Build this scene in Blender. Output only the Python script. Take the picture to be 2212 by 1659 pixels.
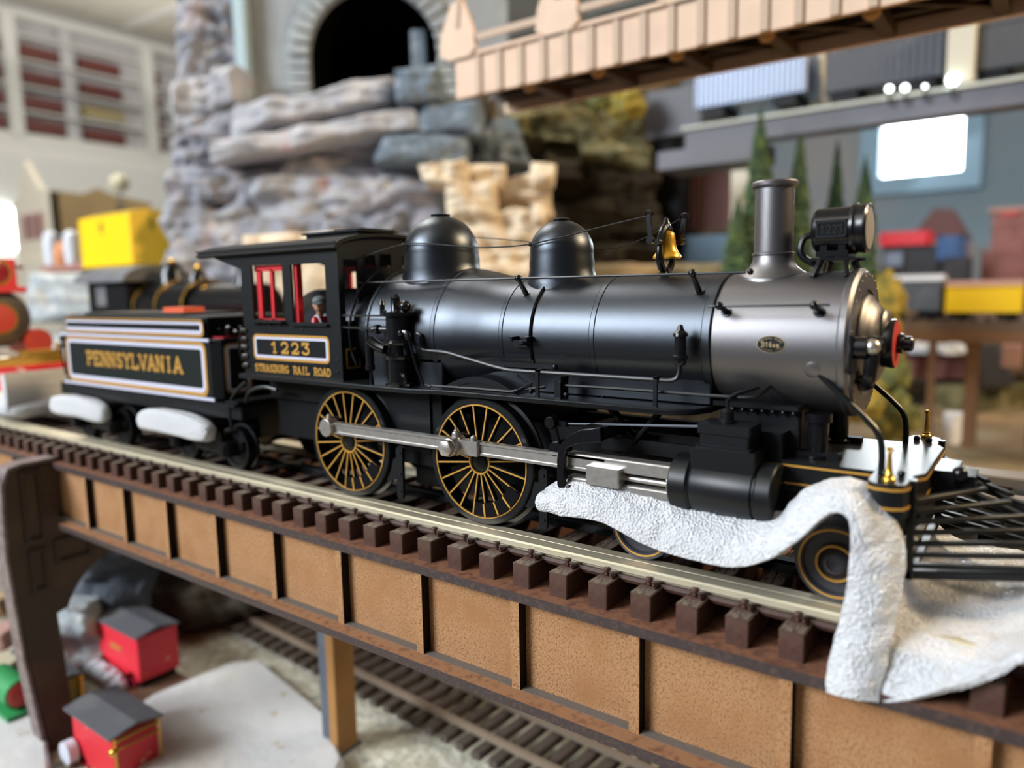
import bpy, math, random
from mathutils import Vector, Matrix, noise
# ---------------------------------------------------------------- scene, camera, light
sc = bpy.context.scene
for o in list(bpy.data.objects): bpy.data.objects.remove(o)
S = 0.01                                   # everything below is written in centimetres
W, H = 2212, 1659
CAM = Vector((11.833, -16.51, 6.085)); YAW, PITCH, ROLL, FPX = -36.435, 7.29, -1.092, 1600.6
def cam_axes():
    y, p, r = map(math.radians, (YAW, PITCH, ROLL))
    f = Vector((math.sin(y)*math.cos(p), math.cos(y)*math.cos(p), -math.sin(p)))
    rt = Vector((math.cos(y), -math.sin(y), 0)); up = rt.cross(f)
    return rt*math.cos(r)+up*math.sin(r), up*math.cos(r)-rt*math.sin(r), f
RT, UP, FW = cam_axes()
cd = bpy.data.cameras.new('camera'); cam = bpy.data.objects.new('camera', cd); sc.collection.objects.link(cam)
m = Matrix((RT, UP, -FW)).transposed().to_4x4(); m.translation = CAM*S; cam.matrix_world = m
cd.sensor_fit = 'HORIZONTAL'; cd.sensor_width = 9.8; cd.lens = 9.8*FPX/W
cd.clip_start = 0.005; cd.clip_end = 60
cd.dof.use_dof = True; cd.dof.focus_distance = 0.178; cd.dof.aperture_fstop = 2.6
sc.camera = cam
sc.view_settings.view_transform = 'Standard'; sc.view_settings.look = 'None'
sc.view_settings.gamma = 1; sc.view_settings.use_curve_mapping = False
sc.view_settings.exposure = 0.3
wd = bpy.data.worlds.new('world'); sc.world = wd; wd.use_nodes = True
wd.node_tree.nodes['Background'].inputs[0].default_value = (0.78, 0.86, 1.0, 1)
wd.node_tree.nodes['Background'].inputs[1].default_value = 0.07
def area(name, loc, tgt, sx, sy, power, col):
    l = bpy.data.lights.new(name, 'AREA'); l.shape = 'RECTANGLE'; l.size = sx*S; l.size_y = sy*S
    l.energy = power; l.color = col
    o = bpy.data.objects.new(name, l); sc.collection.objects.link(o)
    o.location = Vector(loc)*S
    o.rotation_euler = (Vector(tgt)-Vector(loc)).to_track_quat('-Z', 'Y').to_euler()
    return o
area('window_daylight', (-112, -163, 98), (0, 0, 4), 95, 70, 60, (0.86, 0.93, 1.0))
area('ceiling_panel_light', (-40, -60, 128), (-30, 0, 0), 60, 120, 5, (1.0, 0.97, 0.92))
area('ceiling_panel_light', (90, 150, 128), (60, 120, 0), 60, 120, 26, (1.0, 0.93, 0.82))
area('ceiling_panel_light', (-200, 120, 128), (-200, 130, 0), 120, 60, 11, (1.0, 0.97, 0.90))
area('ceiling_panel_light', (-90, 40, 127), (-70, 90, 10), 60, 60, 15, (1.0, 0.97, 0.92))
area('warm_lamp', (75, 45, 62), (8, 0, 2), 16, 16, 9.0, (1.0, 0.74, 0.42))
area('window_glow', (-40, 344, 64), (9, 0, 3), 34, 27, 9, (0.9, 0.96, 1.0))
area('ceiling_bounce_fill', (-270, 120, 100), (-270, 122, 130), 120, 160, 5, (1.0, 0.97, 0.90))  # added fill, stands in for light bounced up to the ceiling

def at(px, py, **k):                       # photo pixel -> world point on a plane (X=, Y=, Z=) or at depth D=
    d = FW+RT*((px-W/2)/FPX)-UP*((py-H/2)/FPX)
    (a, v), = k.items()
    if a == 'D': return CAM+d*v
    i = 'XYZ'.index(a); return CAM+d*((v-CAM[i])/d[i])

# ---------------------------------------------------------------- materials
def mat(name, col, rough=.5, metal=0., bump=None, var=None, spec=.5, emit=None, sss=0., coat=0., stretch=None):
    """bump=(scale/cm, strength, 'noise'|'voronoi'); var=list of (scale/cm, colour, lo, hi)"""
    ma = bpy.data.materials.new(name); ma.use_nodes = True
    nt = ma.node_tree; N = nt.nodes; L = nt.links; b = N['Principled BSDF']
    b.inputs['Base Color'].default_value = (*col, 1); b.inputs['Roughness'].default_value = rough
    b.inputs['Metallic'].default_value = metal; b.inputs['Specular IOR Level'].default_value = spec
    if coat: b.inputs['Coat Weight'].default_value = coat; b.inputs['Coat Roughness'].default_value = .15
    if sss:
        b.inputs['Subsurface Weight'].default_value = sss; b.inputs['Subsurface Radius'].default_value = (1, .95, .9)
        b.inputs['Subsurface Scale'].default_value = .002
    if emit: b.inputs['Emission Color'].default_value = (*emit[0], 1); b.inputs['Emission Strength'].default_value = emit[1]
    tc = N.new('ShaderNodeTexCoord'); src = tc.outputs['Object']
    if stretch:
        mp = N.new('ShaderNodeMapping'); mp.inputs['Scale'].default_value = stretch; L.new(src, mp.inputs['Vector']); src = mp.outputs['Vector']
    if var:
        prev = None
        for sc_, c2, lo, hi in var:
            n = N.new('ShaderNodeTexNoise'); n.inputs['Scale'].default_value = sc_/S; n.inputs['Detail'].default_value = 5
            L.new(src, n.inputs['Vector'])
            r = N.new('ShaderNodeMapRange'); r.inputs['From Min'].default_value = lo; r.inputs['From Max'].default_value = hi
            L.new(n.outputs['Fac'], r.inputs['Value'])
            mx = N.new('ShaderNodeMix'); mx.data_type = 'RGBA'; L.new(r.outputs['Result'], mx.inputs['Factor'])
            if prev: L.new(prev, mx.inputs['A'])
            else: mx.inputs['A'].default_value = (*col, 1)
            mx.inputs['B'].default_value = (*c2, 1); prev = mx.outputs['Result']
        L.new(prev, b.inputs['Base Color'])
    if bump:
        if bump[2] == 'voronoi':
            n = N.new('ShaderNodeTexVoronoi'); out = n.outputs['Distance']
        else:
            n = N.new('ShaderNodeTexNoise'); n.inputs['Detail'].default_value = 4; out = n.outputs['Fac']
        n.inputs['Scale'].default_value = bump[0]/S; L.new(src, n.inputs['Vector'])
        bp = N.new('ShaderNodeBump'); bp.inputs['Strength'].default_value = bump[1]; bp.inputs['Distance'].default_value = (.9 if bump[2] == 'voronoi' else .3)/bump[0]*S
        L.new(out, bp.inputs['Height']); L.new(bp.outputs['Normal'], b.inputs['Normal'])
    return ma
M = {}
M['black'] = mat('satin_black', (.0060, .0070, .0082), .36, 0, (60, .1, 'noise'), spec=.30)
M['roofblack'] = mat('matte_roof_black', (.012, .013, .014), .7, spec=.12)
M['plategold'] = mat('plate_gold', (.42, .32, .18), .4, .2)
M['boiler'] = mat('boiler_black', (.062, .069, .080), .29, .92, (140, .9, 'noise'), spec=.4)
M['gloss'] = mat('gloss_black', (.005, .005, .006), .24, 0, spec=.38)
M['deep'] = mat('underframe_black', (.004, .004, .005), .5, 0, spec=.15)
M['graph'] = mat('graphite', (.185, .177, .182), .37, .88, (120, .9, 'noise'))
M['nickel'] = mat('nickel', (.50, .47, .44), .36, .85, (30, .3, 'noise'), var=[(6, (.40, .37, .34), .4, .75)])
M['gold'] = mat('gold_paint', (.52, .27, .045), .42, .15)
M['brass'] = mat('brass', (.70, .42, .07), .25, .85)
M['bell'] = mat('bell_brass', (.72, .38, .03), .28, .55)
M['white'] = mat('lining_white', (.56, .56, .68), .4)
M['panel'] = mat('tender_green', (.004, .008, .008), .5, spec=.2)
M['red'] = mat('red_paint', (.55, .012, .02), .4)
M['redplate'] = mat('plate_red', (.60, .055, .04), .4)
M['lens'] = mat('lens', (.55, .50, .45), .12, .3, (14, .3, 'noise'))
M['rail'] = mat('rail_metal', (.86, .78, .58), .40, .7, (1.6, .06, 'noise'), var=[(1.2, (.72, .62, .44), .4, .7)], stretch=(.12, 3, 3))
M['tie'] = mat('tie_brown', (.082, .040, .029), .45, 0, (22, .15, 'noise'), var=[(9, (.066, .029, .020), .4, .7)])
M['tietop'] = mat('tie_grain_lit', (.19, .14, .105), .42, 0, (7, 1.0, 'noise'), var=[(6, (.040, .026, .020), .5, .6)], stretch=(3.2, .5, 1))  # wood grain, plus highlights of the tie tops put into the lighter colour
M['mdf'] = mat('mdf_tan', (.40, .215, .100), .8, 0, (26, .35, 'noise'), var=[(24, (.20, .09, .036), .47, .66), (1.1, (.31, .145, .058), .45, .75)], spec=.25, stretch=(1, 1, .8))
M['mdfdeck'] = mat('mdf_redbrown', (.21, .092, .050), .75, 0, (14, .3, 'noise'), var=[(5, (.10, .042, .028), .45, .7)], spec=.3)
M['mdfflange'] = mat('mdf_flange', (.30, .15, .075), .75, 0, (14, .3, 'noise'), var=[(5, (.17, .075, .04), .5, .7)], spec=.3)
M['burnt'] = mat('burnt_edge', (.040, .026, .026), .5, 0, (12, .5, 'noise'), var=[(10, (.088, .055, .046), .5, .75)], spec=.45)
M['char'] = mat('charred', (.010, .006, .004), .7, spec=.15)
M['slot'] = mat('slot_grey', (.13, .11, .095), .6, 0, (20, .4, 'noise'), var=[(24, (.16, .14, .125), .5, .7)])
M['foam'] = mat('foam_white', (.66, .67, .70), .28, 0, (19, 1.0, 'voronoi'), sss=.25, spec=.7)
M['skin'] = mat('skin', (.42, .22, .14), .5); M['cap'] = mat('cap_grey', (.10, .12, .12), .7); M['denim'] = mat('overall_grey', (.42, .43, .47), .7)
M['rock'] = mat('rock_grey', (.27, .275, .31), .85, 0, (.8, 1.0, 'noise'), var=[(.22, (.40, .34, .35), .5, .62), (.5, (.16, .165, .19), .53, .72), (.33, (.46, .44, .40), .58, .72)], spec=.2)
M['rocklight'] = mat('rock_light', (.37, .37, .395), .85, 0, (.8, 1.0, 'noise'), var=[(.2, (.45, .43, .43), .5, .6), (.55, (.26, .26, .29), .52, .75), (.15, (.42, .26, .25), .64, .72)], spec=.2)
M['rockblue'] = mat('rock_slate', (.13, .165, .20), .8, 0, (.6, 1.0, 'noise'), var=[(.5, (.27, .31, .36), .48, .7)], spec=.3)
M['rockcharcoal'] = mat('rock_charcoal', (.075, .085, .105), .8, 0, (.8, 1.0, 'noise'), var=[(.5, (.15, .165, .19), .48, .7)], spec=.3)  # slate rock in a darker tone
M['rockbeige'] = mat('rock_beige', (.62, .50, .36), .85, 0, (.6, 1.0, 'noise'), var=[(.4, (.74, .62, .46), .45, .62), (.35, (.28, .18, .10), .56, .72)], spec=.2)
M['rockolive'] = mat('rock_olive', (.16, .145, .075), .9, 0, (.5, 1.0, 'noise'), var=[(.3, (.30, .27, .14), .48, .65)], spec=.15)
M['rockdark'] = mat('rock_dark', (.055, .042, .026), .9, 0, (.5, 1.0, 'noise'), var=[(.35, (.11, .085, .05), .48, .68)], spec=.15)
M['portal'] = mat('portal_grey', (.27, .285, .30), .8, 0, (.5, .5, 'noise'), var=[(.2, (.34, .36, .35), .45, .65)])
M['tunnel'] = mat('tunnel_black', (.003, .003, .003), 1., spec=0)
M['pale'] = mat('pale_trim', (.38, .49, .53), .6)
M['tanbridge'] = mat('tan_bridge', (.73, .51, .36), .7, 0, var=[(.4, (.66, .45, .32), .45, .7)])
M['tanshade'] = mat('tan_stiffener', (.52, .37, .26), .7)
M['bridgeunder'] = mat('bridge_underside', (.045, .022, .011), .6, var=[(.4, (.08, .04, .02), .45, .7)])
M['amber'] = mat('amber_knob', (.42, .20, .04), .5)
M['wallwhite'] = mat('wall_white', (.66, .65, .62), .7)
M['shelfwhite'] = mat('shelf_white', (.70, .69, .65), .6)
M['shelfback'] = mat('shelf_back', (.55, .54, .56), .7)
M['ceil'] = mat('ceiling_tile', (.62, .58, .50), .8, 0, var=[(.05, (.56, .53, .47), .4, .7)])
M['tbar'] = mat('ceiling_bar', (.74, .73, .68), .6)
M['maroon'] = mat('maroon_car', (.14, .030, .022), .5); M['mustard'] = mat('mustard_car', (.30, .22, .05), .5); M['carcream'] = mat('cream_car', (.50, .44, .30), .5)
M['sky'] = mat('backdrop_blue', (.25, .33, .38), .8, var=[(.012, (.38, .36, .35), .45, .62)])
M['skyframe'] = mat('window_frame_blue', (.32, .50, .64), .6)
M['day'] = mat('bright_daylight', (1, 1, 1), .5, emit=((.93, 1.0, .97), 9.0))
M['yellow'] = mat('yellow_car', (.92, .60, .0), .45); M['yellowlit'] = mat('yellow_car_lit', (.95, .60, .02), .5)  # second yellow: light on the car's end face put into the colour
M['bmustard'] = mat('building_mustard', (.30, .20, .085), .8, var=[(.15, (.25, .165, .07), .4, .7)]); M['bcream'] = mat('building_cream', (.60, .52, .40), .8)
M['bpink'] = mat('brick_pink', (.42, .24, .20), .8); M['bdark'] = mat('window_dark', (.09, .035, .03), .5)
M['milk'] = mat('white_tank', (.66, .70, .78), .35); M['orange'] = mat('orange_load', (.62, .25, .10), .7, 0, (1.5, 1, 'noise')); M['rust'] = mat('rust_flat', (.33, .15, .12), .6)
M['gravel'] = mat('gravel_grey', (.33, .36, .38), .9, 0, (1.6, 1, 'noise'), var=[(1.1, (.58, .58, .56), .5, .66), (.25, (.40, .33, .22), .55, .7)])
M['ballast'] = mat('ballast_cream', (.52, .49, .37), .9, 0, (2.2, 1, 'noise'), var=[(1.6, (.72, .69, .57), .45, .62), (1.3, (.26, .27, .25), .58, .7), (.13, (.36, .27, .10), .60, .68)])
M['slabpave'] = mat('pale_plaster', (.60, .59, .58), .8, 0, (1.5, .3, 'noise'), var=[(.9, (.42, .33, .20), .66, .72), (.1, (.52, .47, .41), .5, .65)])
M['sand'] = mat('sand', (.36, .24, .13), .9, 0, (1.0, .6, 'noise'), var=[(.09, (.50, .40, .25), .45, .62), (.12, (.24, .20, .11), .55, .7)])
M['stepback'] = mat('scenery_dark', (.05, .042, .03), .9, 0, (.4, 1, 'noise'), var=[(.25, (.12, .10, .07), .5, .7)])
M['greyroof'] = mat('car_roof_grey', (.10, .10, .11), .6, var=[(.6, (.15, .15, .15), .45, .7)]); M['redcar'] = mat('red_car', (.78, .03, .05), .4); M['redcar2'] = mat('red_car_worn', (.62, .022, .035), .5, var=[(1.1, (.75, .40, .30), .66, .7)])
M['wheelred'] = mat('wheel_red', (.45, .02, .05), .4); M['green'] = mat('green_paint', (.03, .26, .08), .5); M['snowfoam'] = mat('bubble_pad', (.62, .64, .70), .6, 0, (2, 1, 'voronoi'))
M['postgrey'] = mat('post_grey', (.085, .10, .125), .6, var=[(.4, (.16, .18, .21), .5, .7)]); M['postbrown'] = mat('post_amber', (.36, .17, .045), .6, var=[(.5, (.28, .13, .035), .4, .7)])
M['lowtie'] = mat('weathered_tie', (.085, .062, .05), .8); M['lowrail'] = mat('rusty_rail', (.33, .25, .18), .5, .3)
M['leaf'] = mat('conifer_green', (.04, .072, .03), .9, 0, (2, 1, 'noise'), var=[(.8, (.10, .15, .04), .5, .65)]); M['bark'] = mat('bark', (.06, .04, .025), .9)
M['bushyel'] = mat('bush_yellow', (.30, .22, .03), .9, 0, (1.4, 1, 'noise'), var=[(.8, (.12, .12, .03), .5, .6)]); M['bushgrn'] = mat('bush_green', (.09, .10, .03), .9, 0, (1.4, 1, 'noise'), var=[(.8, (.22, .20, .04), .5, .6)])
M['beamgrey'] = mat('beam_grey', (.065, .065, .078), .5, var=[(.05, (.12, .12, .15), .45, .6)]); M['beamtop'] = mat('beam_roadbed', (.48, .50, .45), .7)
M['silver'] = mat('silver_car', (.24, .29, .40), .4, .3); M['slate'] = mat('slate_car', (.055, .062, .078), .5, var=[(.25, (.16, .18, .22), .56, .66)]); M['cream'] = mat('cream_post', (.50, .47, .38), .6)
M['beambrown'] = mat('trestle_brown', (.12, .075, .045), .7, var=[(.2, (.18, .11, .06), .45, .65)]); M['woodpost'] = mat('wood_post', (.20, .095, .035), .7)
M['bluebox'] = mat('blue_box', (.10, .17, .24), .6); M['bluetarp'] = mat('blue_tarp', (.05, .12, .30), .6); M['brick'] = mat('brick_red', (.30, .13, .12), .8, var=[(.3, (.22, .09, .08), .45, .6)])
M['mansard'] = mat('mansard_roof', (.115, .05, .05), .7); M['darkblob'] = mat('dark_grey_paint', (.035, .035, .045), .5); M['bulb'] = mat('lamp_globe', (1, 1, 1), .4, emit=((.9, 1.0, 1.0), 5.0))
M['glow'] = mat('lit_number_box', (1, 1, 1), .4, emit=((.9, 1.0, .92), 6.0)); M['smokebrown'] = mat('smokebox_brown', (.055, .042, .035), .4); M['redlens'] = mat('red_lens', (.30, .02, .03), .15)

# ---------------------------------------------------------------- mesh building
class MB:
    def __init__(s): s.v = []; s.f = []; s.fm = []; s.mi = 0
    def add(s, vs, fs, mi=None):
        n = len(s.v); s.v += [Vector(p) for p in vs]
        for f in fs: s.f.append([i+n for i in f]); s.fm.append(s.mi if mi is None else mi)
        return s
    def box(s, x0, x1, y0, y1, z0, z1, side=None):
        vs = [(x, y, z) for z in (z0, z1) for y in (y0, y1) for x in (x0, x1)]
        s.add(vs, [(0, 2, 3, 1), (4, 5, 7, 6)])
        s.add(vs, [(0, 1, 5, 4), (2, 6, 7, 3), (0, 4, 6, 2), (1, 3, 7, 5)], side); return s
    def hexa(s, c):                         # 8 corners: bottom 4 ring, top 4 ring
        return s.add(c, [(3, 2, 1, 0), (4, 5, 6, 7), (0, 1, 5, 4), (1, 2, 6, 5), (2, 3, 7, 6), (3, 0, 4, 7)])
    def frame(s, d):
        d = Vector(d).normalized(); a = Vector((0, 0, 1)) if abs(d.z) < .9 else Vector((1, 0, 0))
        u = d.cross(a).normalized(); return u, d.cross(u)
    def lathe(s, prof, c=(0, 0, 0), ax=(0, 0, 1), n=32, closed=False):  # prof: (t along axis, r)
        ax = Vector(ax).normalized(); u, w = s.frame(ax); c = Vector(c); vs = []
        for t, r in prof:
            for k in range(n):
                a = 2*math.pi*k/n; vs.append(c+ax*t+(u*math.cos(a)+w*math.sin(a))*max(r, 1e-4))
        fs = []
        m_ = len(prof)
        for i in range(m_ if closed else m_-1):
            j = (i+1) % m_
            for k in range(n): fs.append((i*n+k, j*n+k, j*n+(k+1) % n, i*n+(k+1) % n))
        if not closed:
            fs.append(tuple(range(n))); fs.append(tuple(reversed([(m_-1)*n+k for k in range(n)])))
        return s.add(vs, fs)
    def cyl(s, p0, p1, r0, r1=None, n=20):
        p0 = Vector(p0); p1 = Vector(p1); L = (p1-p0).length
        return s.lathe([(0, r0), (L, r0 if r1 is None else r1)], p0, p1-p0, n)
    def ball(s, c, r, n=14, sq=(1, 1, 1)):
        vs = []; c = Vector(c); k0 = len(s.v)
        s.lathe([(-r*math.cos(math.pi*i/n), r*math.sin(math.pi*i/n)) for i in range(n+1)], c, (0, 0, 1), 2*n)
        for i in range(k0, len(s.v)):
            d = s.v[i]-c; s.v[i] = c+Vector((d.x*sq[0], d.y*sq[1], d.z*sq[2]))
        return s
    def tube(s, pts, r, n=10, smooth=0):
        pts = [Vector(p) for p in pts]
        for _ in range(smooth):
            q = [pts[0]]
            for a, b in zip(pts, pts[1:]): q += [a*.75+b*.25, a*.25+b*.75]
            pts = q+[pts[-1]]
            if isinstance(r, (list, tuple)):
                e = [r[0]]
                for a, b in zip(r, r[1:]): e += [a*.75+b*.25, a*.25+b*.75]
                r = e+[r[-1]]
        vs = []; u = None
        for i, p in enumerate(pts):
            d = (pts[min(i+1, len(pts)-1)]-pts[max(i-1, 0)]).normalized()
            if u is None: u, w = s.frame(d)
            else: u = (u-d*u.dot(d)).normalized(); w = d.cross(u)
            rr = r[i] if isinstance(r, (list, tuple)) else r
            for k in range(n):
                a = 2*math.pi*k/n; vs.append(p+(u*math.cos(a)+w*math.sin(a))*rr)
        fs = [(i*n+k, i*n+(k+1) % n, (i+1)*n+(k+1) % n, (i+1)*n+k) for i in range(len(pts)-1) for k in range(n)]
        fs += [tuple(range(n)), tuple(reversed([(len(pts)-1)*n+k for k in range(n)]))]
        return s.add(vs, fs)
    def prism(s, poly, a0, a1, ax='Y'):      # poly in the two other axes (x,z) / (y,z) / (x,y)
        mk = {'Y': lambda p, t: (p[0], t, p[1]), 'X': lambda p, t: (t, p[0], p[1]), 'Z': lambda p, t: (p[0], p[1], t)}[ax]
        n = len(poly); vs = [mk(p, a0) for p in poly]+[mk(p, a1) for p in poly]
        return s.add(vs, [tuple(range(n)), tuple(reversed(range(n, 2*n)))]+[(i, (i+1) % n+0, (i+1) % n+n, i+n) for i in range(n)])
    def bar(s, p0, p1, w, h, up=(0, 0, 1)):   # rectangular bar between points
        p0 = Vector(p0); p1 = Vector(p1); d = (p1-p0).normalized(); sd = d.cross(Vector(up)).normalized(); u2 = sd.cross(d)
        c = [p+sd*a*w/2+u2*b*h/2 for p in (p0, p1) for a, b in ((-1, -1), (1, -1), (1, 1), (-1, 1))]
        return s.hexa(c)
    def holed(s, u0, u1, v0, v1, holes, t0, t1, ax='Y'):
        mk = {'Y': lambda a, b, t: (a, t, b), 'X': lambda a, b, t: (t, a, b)}[ax]
        us = sorted({u0, u1}|{h[0] for h in holes}|{h[1] for h in holes}); vs_ = sorted({v0, v1}|{h[2] for h in holes}|{h[3] for h in holes})
        def solid(i, j):
            if i < 0 or j < 0 or i >= len(us)-1 or j >= len(vs_)-1: return False
            a = (us[i]+us[i+1])/2; b = (vs_[j]+vs_[j+1])/2
            return not any(h[0] < a < h[1] and h[2] < b < h[3] for h in holes)
        for i in range(len(us)-1):
            for j in range(len(vs_)-1):
                if not solid(i, j): continue
                a, b, c, d = us[i], us[i+1], vs_[j], vs_[j+1]
                P = [mk(a, c, t0), mk(b, c, t0), mk(b, d, t0), mk(a, d, t0), mk(a, c, t1), mk(b, c, t1), mk(b, d, t1), mk(a, d, t1)]
                fs = [(0, 1, 2, 3), (7, 6, 5, 4)]
                if not solid(i, j-1): fs.append((0, 4, 5, 1))
                if not solid(i, j+1): fs.append((2, 6, 7, 3))
                if not solid(i-1, j): fs.append((3, 7, 4, 0))
                if not solid(i+1, j): fs.append((1, 5, 6, 2))
                s.add(P, fs)
        return s
    def build(s, name, mats, parent=None, bevel=0, smooth=True, ang=35, mod=None, merge=False):
        off = Vector(parent['_o']) if parent is not None and '_o' in parent else Vector((0, 0, 0))
        if parent is None:
            xs = [v.x for v in s.v]; ys = [v.y for v in s.v]; zs = [v.z for v in s.v]
            off = Vector(((min(xs)+max(xs))/2, (min(ys)+max(ys))/2, min(zs)))
        me = bpy.data.meshes.new(name); me.from_pydata([(v-off)*S for v in s.v], [], s.f)
        if not isinstance(mats, (list, tuple)): mats = [mats]
        for x in mats: me.materials.append(x if not isinstance(x, str) else M[x])
        me.polygons.foreach_set('material_index', s.fm)
        me.validate(); me.update()
        import bmesh
        bm = bmesh.new(); bm.from_mesh(me)
        if merge: bmesh.ops.remove_doubles(bm, verts=bm.verts, dist=1e-6)
        bmesh.ops.recalc_face_normals(bm, faces=bm.faces); bm.to_mesh(me); bm.free()
        if smooth:
            me.shade_smooth(); me.set_sharp_from_angle(angle=math.radians(ang))
        o = bpy.data.objects.new(name, me); sc.collection.objects.link(o)
        if parent is None: o.location = off*S
        else: o.parent = parent; o['_o'] = tuple(off)
        if bevel:
            b = o.modifiers.new('bevel', 'BEVEL'); b.width = bevel*S; b.segments = 2; b.limit_method = 'ANGLE'; b.angle_limit = math.radians(40)
            b.harden_normals = False
        return o
def thing(name, label, cat, loc=(0, 0, 0), group=None):
    o = bpy.data.objects.new(name, None); sc.collection.objects.link(o); o.location = Vector(loc)*S
    o['_o'] = tuple(loc); o['label'] = label; o['category'] = cat; o.empty_display_size = .01
    if group: o['group'] = group
    return o
def tag(o, label, cat, group=None, kind=None):
    o['label'] = label; o['category'] = cat
    if group: o['group'] = group
    if kind: o['kind'] = kind
    return o
def struct(o, label=None):
    o['kind'] = 'structure'
    if label: o['label'] = label
    return o
def copy_tree(o, parent=None, delta=(0, 0, 0)):
    c = o.copy(); sc.collection.objects.link(c)
    if parent is not None: c.parent = parent
    else: c.location = o.location+Vector(delta)*S
    for ch in list(o.children): copy_tree(ch, c)
    return c
B = MB

# ---------------------------------------------------------------- slab-serif lettering
def arc(cx, cy, rx, ry, a0, a1, n=8):
    return [(cx+rx*math.cos(math.radians(a0+(a1-a0)*i/n)), cy+ry*math.sin(math.radians(a0+(a1-a0)*i/n))) for i in range(n+1)]
GL = {  # strokes in a box .7 wide, 1 high ; 's' = serif centres (x, y)
 'P': ([[(.12, 0), (.12, 1)], [(.12, .95), (.4, .95)]+arc(.4, .72, .22, .23, 90, -90)+[(.12, .49)]], [(.14, 0), (.08, 1)]),
 'E': ([[(.12, 0), (.12, 1)], [(.12, .95), (.6, .95), (.6, .78)], [(.12, .5), (.45, .5)], [(.12, .05), (.62, .05), (.62, .24)]], [(.1, 0), (.1, 1)]),
 'N': ([[(.12, 0), (.12, 1)], [(.12, 1), (.58, 0)], [(.58, 0), (.58, 1)]], [(.12, 0), (.1, 1), (.58, 1)]),
 'S': ([arc(.35, .73, .22, .22, 20, 270)+arc(.35, .27, .24, .22, 90, -160)], []),
 'Y': ([[(.08, 1), (.35, .5), (.62, 1)], [(.35, .5), (.35, 0)]], [(.08, 1), (.62, 1), (.35, 0)]),
 'L': ([[(.12, 1), (.12, .05), (.62, .05), (.62, .26)]], [(.12, 1), (.1, 0)]),
 'V': ([[(.06, 1), (.35, 0), (.64, 1)]], [(.08, 1), (.62, 1)]),
 'A': ([[(.06, 0), (.35, 1), (.64, 0)], [(.17, .33), (.53, .33)]], [(.08, 0), (.62, 0)]),
 'I': ([[(.35, 0), (.35, 1)]], [(.35, 0), (.35, 1)]),
 'T': ([[(.35, 0), (.35, 1)], [(.06, .78), (.06, .95), (.64, .95), (.64, .78)]], [(.35, 0)]),
 'R': ([[(.12, 0), (.12, 1)], [(.12, .95), (.4, .95)]+arc(.4, .73, .2, .22, 90, -90)+[(.12, .51)], [(.36, .5), (.6, 0)]], [(.12, 0), (.08, 1), (.6, 0)]),
 'B': ([[(.12, 0), (.12, 1)], [(.12, .95), (.38, .95)]+arc(.38, .74, .18, .21, 90, -90)+[(.12, .53)], [(.38, .53)]+arc(.38, .29, .23, .24, 90, -90)+[(.12, .05)]], [(.08, 0), (.08, 1)]),
 'U': ([[(.12, 1), (.12, .3)]+arc(.35, .28, .23, .23, 180, 360)+[(.58, 1)]], [(.12, 1), (.58, 1)]),
 'G': ([arc(.36, .5, .27, .45, 50, 300, 12)+[(.6, .2), (.6, .45), (.4, .45)]], []),
 'O': ([arc(.35, .5, .27, .45, 0, 360, 16)], []),
 'D': ([[(.12, 0), (.12, 1)], [(.12, .95), (.32, .95)]+arc(.32, .5, .27, .45, 90, -90, 10)+[(.12, .05)]], [(.08, 0), (.08, 1)]),
 'J': ([[(.5, 1), (.5, .25)]+arc(.32, .25, .18, .2, 0, -180)], [(.5, 1)]),
 'H': ([[(.12, 0), (.12, 1)], [(.58, 0), (.58, 1)], [(.12, .5), (.58, .5)]], []),
 's': ([arc(.35, .43, .16, .14, 20, 270)+arc(.35, .17, .17, .13, 90, -160)], []),
 'b': ([[(.16, 0), (.16, .6)], [(.16, .55)]+arc(.34, .44, .14, .12, 90, -90)+arc(.34, .17, .18, .15, 90, -90)+[(.16, .02)]], []),
 '1': ([[(.15, .75), (.35, .95), (.35, 0)]], [(.35, 0)]),
 '2': ([arc(.35, .7, .22, .25, 170, -10)+[(.5, .45), (.14, .05), (.58, .05), (.6, .2)]], []),
 '3': ([[(.14, .8), (.14, .95), (.56, .95), (.34, .6)]+arc(.34, .32, .24, .28, 85, -150)], []),
 '5': ([[(.55, .95), (.2, .95), (.17, .55)]+arc(.34, .33, .23, .28, 110, -150)], []),
 '6': ([arc(.36, .5, .24, .45, 60, 180)+arc(.35, .28, .23, .24, 180, -180, 12)], []),
 '9': ([arc(.35, .7, .22, .25, 0, 360, 12)+[(.56, .45), (.35, 0)]], []),
 '0': ([arc(.35, .5, .22, .45, 0, 360, 14)], []),
 '.': ([[(.3, 0), (.3, .1)]], []), ' ': ([], [])}
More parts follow.
